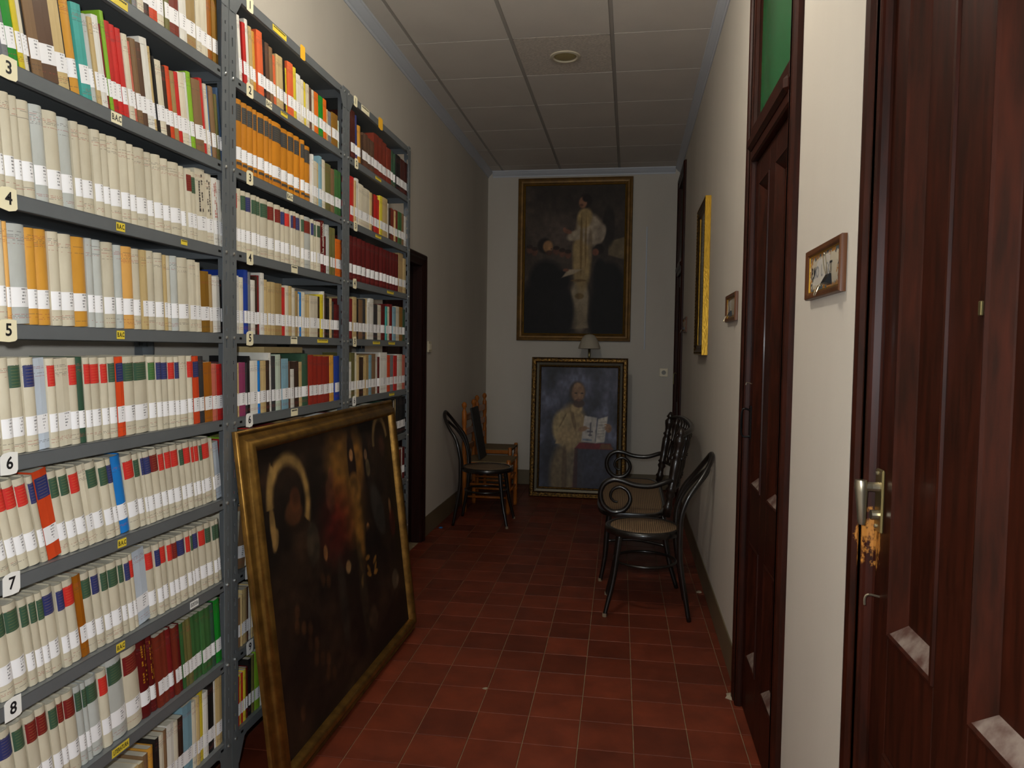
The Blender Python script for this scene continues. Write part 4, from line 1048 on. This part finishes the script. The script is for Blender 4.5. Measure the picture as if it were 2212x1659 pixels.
# the big gilt-framed painting leaning on the shelving
W1, H1 = 1.485, 1.17
p1 = thing('leaning_painting', 'large dark painting of saints in a worn gilt frame leaning on the bookcases', 'painting', (-1.064, 2.812, 0), (0, -math.asin(.132/1.17), 0))
p1h = bpy.data.objects.new('frame', None)
prof = [(0, 0), (0, .010), (.003, .016), (.008, .018), (.013, .015), (.016, .012), (.026, .018), (.034, .026), (.042, .038), (.052, .044), (.062, .042), (.070, .032), (.074, .018), (.076, .010), (.076, 0)]
RZ90 = Matrix.Rotation(math.pi/2, 4, 'Z')
fr = auto_smooth(MB().frame(W1, H1, prof).xform(RZ90).build('frame', M_gold_old, p1, label='worn gilt moulded frame'), 50)
cv = canvas_mesh('canvas', W1-.15, H1-.15, pic_saints, p1, M_oil, 240, 190, .075, -.012, 1.3); cv.rotation_euler = (0, 0, math.pi/2)
MB().box(-W1/2+.05, W1/2-.05, -.004, 0.001, .05, H1-.05).xform(RZ90).build('back_panel', M_back, p1)

# painting on the end wall
W2, H2 = 1.178, 1.676
p2 = thing('wall_painting', 'tall dark painting of a priest among kneeling men, hung on the end wall', 'painting', (-.586, YE-.004, 1.521))
prof = [(0, 0), (0, .026), (.006, .034), (.02, .036), (.034, .030), (.05, .028), (.06, .032), (.068, .028), (.07, .012), (.07, 0)]
MB().frame(W2, H2, prof).build('frame', M_gold_br, p2, label='flat brown-gold frame')
MB().frame(W2-.136, H2-.136, [(0, 0), (0, .029), (.004, .031), (.008, .028), (.010, .012), (.010, 0)]).xform(Matrix.Translation((0, 0, .068))).build('slip', M_gold, p2, label='thin bright gold inner edge')
canvas_mesh('canvas', W2-.15, H2-.15, pic_priest, p2, M_oil2, 150, 210, .075, -.014, 1.45)

# portrait standing on the floor
W3, H3 = .93, 1.355
p3 = thing('leaning_portrait', 'portrait of a bearded man with open book, standing on the floor', 'painting', (-.476, 7.068, 0.0), (-math.radians(4.2), 0, 0))
MB().frame(W3, H3, [(0, 0), (0, .03), (.006, .036), (.012, .034), (.016, .03), (.036, .03), (.04, .034), (.044, .036), (.048, .03), (.05, .02), (.05, 0)]).build('frame', M_gold_dk, p3, label='carved dark gilt frame')
MB().frame(W3-.1, H3-.1, [(0, 0), (0, .024), (.022, .016), (.024, .012), (.024, 0)]).xform(Matrix.Translation((0, 0, .05))).build('slip', M_silver, p3, label='plain silvery band')
MB().frame(W3-.148, H3-.148, [(0, 0), (0, .018), (.008, .022), (.016, .018), (.02, .012), (.02, 0)]).xform(Matrix.Translation((0, 0, .074))).build('inner_moulding', M_gold_dk, p3)
b = MB()
def bead(x, z, y, lx, lz, ly=.006): 
    i = len(b.v); b.v += [(x-lx, y, z), (x+lx, y, z), (x, y, z-lz), (x, y, z+lz), (x, y-ly, z)]
    b.f += [(i+2, i+1, i+4), (i+1, i+3, i+4), (i+3, i, i+4), (i, i+2, i+4)]; b.m += [0]*4
n = 22
for k in range(n):
    x = -W3/2+.026+(W3-.052)*k/(n-1)
    for z in (.026, H3-.026): bead(x, z, -.03, .011, .007)
n = 32
for k in range(1, n):
    z = .026+(H3-.052)*k/n
    for x in (-W3/2+.026, W3/2-.026): bead(x, z, -.03, .007, .011)
for k in range(60):
    x = -W3/2+.086+(W3-.172)*k/59
    for z in (.083, H3-.083): bead(x, z, -.021, .0045, .004, .004)
for k in range(90):
    z = .086+(H3-.172)*k/89
    for x in (-W3/2+.083, W3/2-.083): bead(x, z, -.021, .004, .0045, .004)
o = b.build('carved_beads', mat('gilt_bead', (225, 190, 110), .3, .85), p3); o['kind'] = 'stuff'
canvas_mesh('canvas', W3-.182, H3-.182, pic_portrait, p3, M_oil, 150, 210, .091, -.010, 1.15)
MB().box(-W3/2+.03, W3/2-.03, -.004, .001, .03, H3-.03).build('back_panel', M_back, p3)

# small table behind the portrait with the lamp on it
TX, TY = -.41, 7.37
t = thing('side_table', 'small dark wooden table hidden behind the floor portrait, under the lamp', 'table', (TX, TY, 0))
MB().bbox(-.22, .22, -.215, .215, .725, .75, .006).build('table_top', M_bent2, t)
MB().bbox(-.19, .19, -.18, .18, .66, .7249, .003).build('apron', M_bent2, t)
for sx in (-1, 1):
    for sy in (-1, 1):
        MB().turned((sx*.17, sy*.16, 0), (sx*.17, sy*.16, .66), [(0, .011), (.05, .016), (.1, .012), (.6, .018), (.8, .014), (.82, .022), (1, .022)]).build('leg', M_bent2, t, smooth=True)
t = thing('table_lamp', 'table lamp with a plain pale conical shade behind the floor portrait', 'lamp', (-.399, 7.40, .75))
MB().lathe([(.075, 0), (.075, .012), (.06, .02), (.022, .03), (.016, .06), (.028, .12), (.034, .2), (.02, .32), (.011, .42), (.009, .6), (.012, .61), (.012, .69)], n=20).build('stem', M_brass, t, smooth=True)
sh_ = MB().lathe([(.104, .692), (.112, .695), (.110, .70), (.096, .745), (.078, .79), (.055, .823), (.03, .836), (.03, .832), (.053, .82), (.076, .787), (.094, .742), (.104, .692)], n=32, cap=False); auto_smooth(sh_.build('lamp_shade', M_shade, t))
MB().lathe([(.03, .828), (.014, .838), (.006, .84), (.006, .848), (0.001, .852)], n=16).build('finial', M_brass, t)

# gilt picture on the right wall
W4, H4 = .54, .965
p4 = thing('gilt_picture', 'narrow bright gilt-framed picture hung on the right wall beyond the mahogany door', 'painting', (XR-.001, 4.88, 1.408), (0, 0, -math.pi/2))
p4.scale = (1, .68, 1)
MB().frame(W4, H4, [(0, 0), (0, .05), (.004, .053), (.006, .05), (.006, 0)]).build('outer_edge', M_gold, p4, label='bright gold outer edge')
MB().frame(W4-.012, H4-.012, [(0, 0), (0, .0499), (.016, .050), (.026, .040), (.04, .034), (.05, .034), (.054, .026), (.054, 0)]).xform(Matrix.Translation((0, 0, .006))).build('frame', M_gold_dk, p4, label='carved dark gilt frame face')
MB().frame(W4-.118, H4-.118, [(0, 0), (0, .027), (.004, .027), (.005, .024), (.005, 0)]).xform(Matrix.Translation((0, 0, .059))).build('slip', M_gold, p4)
b = MB()
for k in range(20):
    for x, z in ((-W4/2+.013+(W4-.026)*k/19, .013), (-W4/2+.013+(W4-.026)*k/19, H4-.013)): bead(x, z, -.05, .008, .006)
for k in range(44):
    for x in (-W4/2+.013, W4/2-.013): bead(x, .013+(H4-.026)*k/43, -.05, .006, .008)
o = b.build('carved_beads', M_gold_dk, p4); o['kind'] = 'stuff'
canvas_mesh('print', W4-.12, H4-.12, pic_print, p4, mat('print_glazed', (120, 120, 110), .12) if False else paint_mat('print_glazed', .15), 40, 80, .06, -.023)

# ------------------------------------------------------------------ name plaques with clips
M_plq = wood_mat('plaque_frame', (84, 50, 30), (104, 66, 40), .35)
def ceramic_mat():
    m = mat('plaque_tile', (206, 196, 176), .12, spec=.6); g = N(m); b = g.n['Principled BSDF']
    tc = g.add('ShaderNodeTexCoord').outputs['Object']; sx = g.add('ShaderNodeSeparateXYZ'); g.link(tc, sx.inputs[0])
    ex = g.math('DIVIDE', g.math('ABSOLUTE', sx.outputs[0]), .134); ez = g.math('DIVIDE', g.math('ABSOLUTE', g.math('SUBTRACT', sx.outputs[2], .064)), .038)
    e = g.math('MAXIMUM', ez, ex); nz = g.noise(75, tc, 2)
    k = g.ramp(g.math('ADD', e, g.math('MULTIPLY', g.math('SUBTRACT', nz, .5), .9)), .9, .97)
    hue = g.ramp(g.noise(48, tc, 1), .46, .54)
    c2 = g.mix(hue, rgba((176, 124, 66)), rgba((96, 104, 106)))
    g.link(g.mix(k, rgba((204, 192, 170)), c2), b.inputs['Base Color']); return m
M_ceram = ceramic_mat()
M_film = bpy.data.materials.new('clear_film'); M_film.use_nodes = True
bb = M_film.node_tree.nodes['Principled BSDF']; bb.inputs['Base Color'].default_value = (.85, .85, .85, 1); bb.inputs['Roughness'].default_value = .12; bb.inputs['Alpha'].default_value = .22
PW_, PH_ = .325, .128
def plaque(yc, z0, label, text, clip_label):
    t = thing('name_plaque', label, 'plaque', (XR-.001, yc, z0), (0, 0, -math.pi/2), 'framed tile plaques beside the doors')
    auto_smooth(MB().frame(PW_, PH_, [(0, 0), (0, .011), (.003, .015), (.008, .0150), (.013, .0132), (.016, .010), (.017, .006), (.017, 0)]).build('frame', M_plq, t), 50)
    MB().frame(PW_-.032, PH_-.032, [(0, 0), (0, .0085), (.003, .0082), (.004, .006), (.004, 0)]).xform(Matrix.Translation((0, 0, .016))).build('gilt_edge', M_gold, t)
    MB().box(-PW_/2+.017, PW_/2-.017, -.006, -.001, .017, PH_-.017).build('tile_face', M_ceram, t, label='glazed tile with a painted border')
    if text:
        b = MB()
        for body, xc in text:
            v, f = text_mesh(body, .04, True); i = len(b.v)
            b.v += [(p[0]*.8+xc, -.0066, p[1]*1.0+.064) for p in v]; b.f += [tuple(i+q for q in p) for p in f]; b.m += [0]*len(f)
        b.build('lettering', M_ink, t)
    c = thing('binder_clip', clip_label, 'clip', (XR-.001, yc, z0), (0, 0, -math.pi/2), 'binder clips on the plaques')
    b = MB(); x0, x1 = .088, .122                 # wedge-shaped steel spring
    b.v = [(x0, -.019, .020), (x1, -.019, .020), (x1, -.036, .023), (x0, -.036, .023), (x0, -.025, .044), (x1, -.025, .044), (x1, -.021, .044), (x0, -.021, .044)]
    b.f = [(0, 1, 2, 3), (3, 2, 5, 4), (4, 5, 6, 7), (7, 6, 1, 0), (0, 3, 4, 7), (1, 6, 5, 2)]; b.m = [0]*6
    b.build('spring', M_black, c)
    for yy, zt_, ytop in ((-.028, .088, -.034), (-.036, -.004, -.052)):
        b = MB(); b.tube([(x0+.012, yy, .044 if zt_ > .05 else .02), (x0+.006, (yy+ytop)/2, (zt_+.04)/2), (x0+.01, ytop, zt_), (x1-.01, ytop, zt_), (x1-.006, (yy+ytop)/2, (zt_+.04)/2), (x1-.012, yy, .044 if zt_ > .05 else .02)], .0012, 6, 3); b.build('wire_handle', M_nickel, c)
    b = MB(); P = [(-.045, .03), (.04, .024), (.118, .03), (.13, .09), (.085, .094), (.02, .082)]
    for d in (-.0225, -.0231): b.v += [(x, d-.004*math.sin(x*60), z) for x, z in P]
    b.f = [tuple(range(6)), tuple(range(6, 12))[::-1]]+[(q, (q+1) % 6, 6+(q+1) % 6, 6+q) for q in range(6)]; b.m = [0]*8
    b.build('film', M_film, c, label='crumpled clear plastic strip')
plaque(1.888, 1.566, 'brown framed tile name plaque between the two mahogany doors', [('P.MO', -.088), ('L', -.022), ('EXT', .04)], 'black binder clip on the plaque between the two doors')
plaque(3.53, 1.570, 'framed tile plaque beside the casing of the green-glazed door', None, 'binder clip on the plaque beside the green-glazed door')
plaque(6.42, 1.590, 'framed tile plaque between the gilt picture and the corner door', None, 'binder clip on the plaque by the corner door')

# ------------------------------------------------------------------ small wall fittings
t = thing('light_switch', 'pale plastic light switch on the left wall beside the dark door', 'switch', (XL, 5.385, 1.395))
MB().bbox(0, .012, -.042, .042, 0, .084, .003).build('plate', M_white_pl, t)
for s in (-1, 1): MB().bbox(.0118, .018, s*.017-.015, s*.017+.015, .018, .066, .003).build('rocker', M_white_pl, t)
t = thing('wall_socket', 'small plastic wall socket on the end wall near the corner door', 'socket', (.35, YE, 1.168))
MB().bbox(-.042, .042, -.012, 0, 0, .084, .003).build('plate', mat('socket_plate', (238, 226, 196), .4), t)
MB().lathe([(.022, -.0121), (.021, -.0135), (.018, -.0125)], (0, 0, .042), 20, 'y').build('outlet', mat('socket_inner', (150, 146, 138), .5), t)
o = MB().bbox(.143, .157, YE-.01, YE, 1.44, 2.69, .002).build('cable_duct', M_cornice); tag(o, 'thin white vertical cable duct on the end wall beside the tall painting', 'cable duct')
crumb(.44, 4.42, .022, 'whitish plaster crumb against the right baseboard')
crumb(-.57, 2.97, .012, 'small plaster crumb on a tile joint', .15)
crumb(-1.455, 5.62, .018, 'tiny blue scrap on the floor by the left baseboard', .4, mat('blue_scrap', (20, 110, 180), .5))

# ------------------------------------------------------------------ bentwood chairs
def bentwood_chair(label, x, y, rz, top=.90, worn=True):
    """cane-seated bentwood side chair; local front is +x, origin on the floor under the seat centre"""
    t = thing('bentwood_chair', label, 'chair', (x, y, 0), (0, 0, rz))
    R = .205; b = MB()
    sect = [(-.024, -.016), (.0, -.018), (.004, -.006), (.002, .010), (-.006, .016), (-.02, .015), (-.028, .008)]
    n = 40
    for k in range(n):
        a = 2*math.pi*k/n; ce, se = math.cos(a), math.sin(a)
        for dr, dz in sect: b.v.append(((R+dr)*ce*1.02, (R+dr)*se, .45+dz))
    m = len(sect)
    for k in range(n):
        for q in range(m): b.f.append((k*m+q, ((k+1) % n)*m+q, ((k+1) % n)*m+(q+1) % m, k*m+(q+1) % m)); b.m.append(0)
    auto_smooth(b.build('seat_ring', M_bent, t), 60)
    MB().lathe([(R-.022, .456), (R-.024, .462), (.1, .4595), (.001, .4585)], n=36, cap=False).build('cane_seat', M_cane, t, smooth=True)
    for s in (-1, 1):
        l = MB(); l.tube([(.128, s*.125, .437), (.14, s*.136, .33), (.16, s*.15, .18), (.19, s*.172, .05), (.2, s*.18, .0)], [.017, .016, .0145, .012, .0115], 10, 4)
        lg = l.build('leg', M_bent, t, smooth=True)
        MB().lathe([(.0122, 0), (.0122, .012), (.0118, .018)], (.2, s*.18, 0), 10).build('worn_foot', M_chip, lg)
        MB().lathe([(.0128, 0), (.0128, .012), (.0124, .018)], (-.243, s*.172, 0), 10).build('worn_foot', M_chip, lg) if False else None
    h = MB()
    P = [(-.243, .172, 0), (-.215, .168, .16), (-.19, .164, .32), (-.186, .166, .45), (-.192, .166, .56), (-.226, .158, .66+top-.873), (-.29, .134, .752+top-.873), (-.34, .08, .833+top-.873)]
    P = P+[(-.356, 0, top)]+[(a, -b_, c) for a, b_, c in P[::-1]]
    h.tube(P, [.012, .014, .0155, .016, .015, .0145, .014, .0135, .0135]+[.0135, .014, .0145, .015, .016, .0155, .014, .012], 10, 4)
    h.build('back_hoop', M_bent, t, smooth=True)
    h = MB(); q = top-.873; P = [(-.183, .115, .452), (-.187, .12, .53), (-.215, .118, .62+q*.7), (-.272, .098, .705+q), (-.324, .055, .768+q)]
    P = P+[(-.341, 0, .797+q)]+[(a, -b_, c) for a, b_, c in P[::-1]]
    h.tube(P, .0115, 9, 4); h.build('inner_hoop', M_bent, t, smooth=True)
    h = MB(); h.tube([(.162*math.cos(a*math.pi/8)*1.04-.01, .162*math.sin(a*math.pi/8), .272) for a in range(16)], .0085, 8, 2, closed=True); h.build('stretcher_ring', M_bent, t, smooth=True)
    return t
bentwood_chair('black bentwood chair with a round cane seat against the right wall beside the settee', .097, 4.09, math.pi, .873)
bentwood_chair('black bentwood chair against the left wall in front of the pine chairs', -1.135, 5.88, 0, .905)

# bentwood settee with scrolled arms
t = thing('bentwood_settee', 'dark bentwood settee with scroll arms and a turned spindle back against the right wall', 'settee', (.05, 5.02, 0))
HL, X0s, X1s = .635, -.235, .20                # half length, front and back edge (local x)
def superell(s, n=48):
    cx, a, bb_ = (X0s+X1s)/2, (X1s-X0s)/2*s[0], HL*s[1]
    out = []
    for k in range(n):
        g = 2*math.pi*k/n; c, d = math.cos(g), math.sin(g)
        out.append((cx+a*math.copysign(abs(c)**.5, c), bb_*math.copysign(abs(d)**.4, d)))
    return out
b = MB(); lay = [((.9, .96), .435), ((1., 1.), .434), ((1.01, 1.004), .446), ((1., 1.), .458), ((.93, .976), .461), ((.88, .955), .455)]
n = 48
for s, z in lay: b.v += [(x, y, z) for x, y in superell(s)]
for k in range(len(lay)-1):
    for q in range(n): b.f.append((k*n+q, k*n+(q+1) % n, (k+1)*n+(q+1) % n, (k+1)*n+q)); b.m.append(0)
auto_smooth(b.build('seat_frame', M_bent, t), 50)
b = MB(); b.v = [(x, y, .4555) for x, y in superell((.885, .957))]; b.f = [tuple(range(n))]; b.m = [0]; b.build('cane_seat', M_cane, t)
for sy in (-1, 1):
    l = MB().tube([(-.15, sy*.49, .437), (-.165, sy*.492, .3), (-.175, sy*.495, .15), (-.2, sy*.5, .0)], [.018, .017, .015, .012], 10, 4).build('leg', M_bent, t, smooth=True)
    MB().lathe([(.0128, 0), (.0128, .012), (.0124, .018)], (-.2, sy*.5, 0), 10).build('worn_foot', M_chip, l)
    MB().tube([(.17, sy*.54, .44), (.185, sy*.54, .3), (.215, sy*.545, .15), (.26, sy*.55, 0)], [.018, .017, .015, .012], 10, 4).build('leg', M_bent, t, smooth=True)
    MB().tube([(-.17, sy*.493, .25), (.0, sy*.47, .262), (.197, sy*.54, .25)], .009, 8, 4).build('stretcher', M_bent, t, smooth=True)
    # scrolled arm
    P = [(.232, sy*.575, .66), (.19, sy*.60, .655), (.10, sy*.615, .625), (.0, sy*.62, .628), (-.08, sy*.62, .652), (-.135, sy*.62, .655), (-.185, sy*.62, .625), (-.205, sy*.62, .565), (-.185, sy*.62, .50), (-.13, sy*.62, .462), (-.065, sy*.62, .475), (-.028, sy*.62, .53), (-.04, sy*.615, .585), (-.085, sy*.612, .612), (-.13, sy*.61, .595), (-.145, sy*.608, .555), (-.125, sy*.607, .525), (-.10, sy*.606, .52)]
    MB().tube(P, [.016]*10+[.0155, .014, .012, .011, .010, .009, .008, .007], 10, 4).build('arm', M_bent, t, smooth=True)
    # turned end post with finial
    MB().turned((.188, sy*.575, .44), (.268, sy*.575, .975), [(0, 0.0252), (.08, 0.0252), (.1, 0.0322), (.13, 0.0224), (.2, 0.0196), (.24, 0.0308), (.28, 0.0224), (.3, 0.0336), (.33, 0.0238), (.5, 0.028), (.62, 0.0294), (.66, 0.021), (.69, 0.0322), (.72, 0.021), (.78, 0.0238), (.83, 0.0308), (.87, 0.0336), (.91, 0.0168), (.93, 0.028), (.96, 0.0196), (.985, 0.014), (1, 0.0056)], 12).build('post', M_bent2, t, smooth=True)
# bowed top rail, lower rail and spindles
MB().tube([(.262, -.575, .93), (.325, -.45, .945), (.352, -.25, .95), (.36, 0, .95), (.352, .25, .95), (.325, .45, .945), (.262, .575, .93)], .015, 10, 5).build('top_rail', M_bent, t, smooth=True)
MB().tube([(.212, -.575, .60), (.265, -.40, .60), (.29, 0, .60), (.265, .40, .60), (.212, .575, .60)], .012, 10, 5).build('lower_rail', M_bent, t, smooth=True)
for k in range(11):
    yy = -.475+.095*k; e = 1-(yy/.575)**2
    MB().turned((.212+.078*e**.8, yy, .60), (.27+.09*e**.7, yy, .945), [(0, 0.00945), (.1, 0.0108), (.14, 0.0189), (.18, 0.01215), (.3, 0.0162), (.48, 0.0108), (.5, 0.02025), (.53, 0.0108), (.7, 0.0162), (.82, 0.01215), (.86, 0.0189), (.9, 0.0108), (1, 0.00945)], 8).build('spindle', M_bent2, t, smooth=True)

# ------------------------------------------------------------------ rush-seated pine chairs
def ladder_chair(label, xb, xf, y0, y1, top):
    t = thing('ladder_back_chair', label, 'chair', ((xb+xf)/2, (y0+y1)/2, 0), group='pine chairs in the far corner')
    d, w = (xf-xb)/2, (y1-y0)/2
    for s in (-1, 1):
        MB().turned((-d, s*w, 0), (-d-.012, s*w, top), [(0, .016), (.03, .019), (.44, .019), (.46, .022), (.5, .019), (.62, .020), (.65, .016), (.68, .021), (.74, .021), (.77, .015), (.80, .021), (.91, .021), (.93, .012), (.945, .012), (.955, .02), (.975, .023), (.992, .015), (1, .004)], 12).build('back_post', M_pine, t, smooth=True)
        MB().turned((d, s*w, 0), (d, s*w, .47), [(0, .015), (.05, .019), (.3, .019), (.33, .023), (.37, .018), (.72, .019), (.75, .023), (.79, .018), (.97, .02), (1, .015)], 12).build('front_leg', M_pine, t, smooth=True)
        for z in (.14, .25): MB().turned((-d, s*w, z), (d, s*w, z), [(0, .009), (.5, .012), (1, .009)], 8).build('stretcher', M_pine, t, smooth=True)
    for z in (.19, .3): MB().turned((d, -w, z), (d, w, z), [(0, .009), (.5, .012), (1, .009)], 8).build('stretcher', M_pine, t, smooth=True)
    MB().turned((-d, -w, .2), (-d, w, .2), [(0, .009), (.5, .012), (1, .009)], 8).build('stretcher', M_pine, t, smooth=True)
    for z in (.56, .70, .83):
        MB().bbox(-d-.018, -d+.002, -w+.012, w-.012, z*top/.97-.03, z*top/.97+.03, .006).build('back_slat', M_pine, t)
    for s in (-1, 1): MB().bbox(-d+.012, d-.012, s*w-.011, s*w+.011, .405, .445, .005).build('seat_rail', M_pine, t)
    b = MB()                                        # rush seat, four sloping triangles wrapped over the rails
    o_, i_ = .016, .0
    P = [(-d-.004, -w-o_*.6, .452), (d+o_, -w-o_*.6, .452), (d+o_, w+o_*.6, .452), (-d-.004, w+o_*.6, .452)]
    Q = [(p[0], p[1], .436) for p in P]; C = (0, 0, .443)
    for k in range(4): b.quad(P[k], P[(k+1) % 4], C); b.quad(Q[k], Q[(k+1) % 4], P[(k+1) % 4], P[k]); b.quad(Q[(k+1) % 4], Q[k], (0, 0, .43))
    b.build('rush_seat', M_rush, t)
    return t
ladder_chair('varnished pine rush-seated chair holding the dark board', -1.395, -1.01, 6.21, 6.60, .965)
ladder_chair('varnished pine rush-seated chair tucked in the corner behind the other pine chair', -1.452, -1.13, 7.02, 7.40, .975)
o = MB().bbox(0, .016, 0, .28, 0, .46, .002).build('dark_board', M_slate); o.location = (-1.285, 6.265, .4535); o.rotation_euler = (0, -math.radians(10.5), 0)
tag(o, 'thin dark board propped on the seat of a pine chair', 'board')
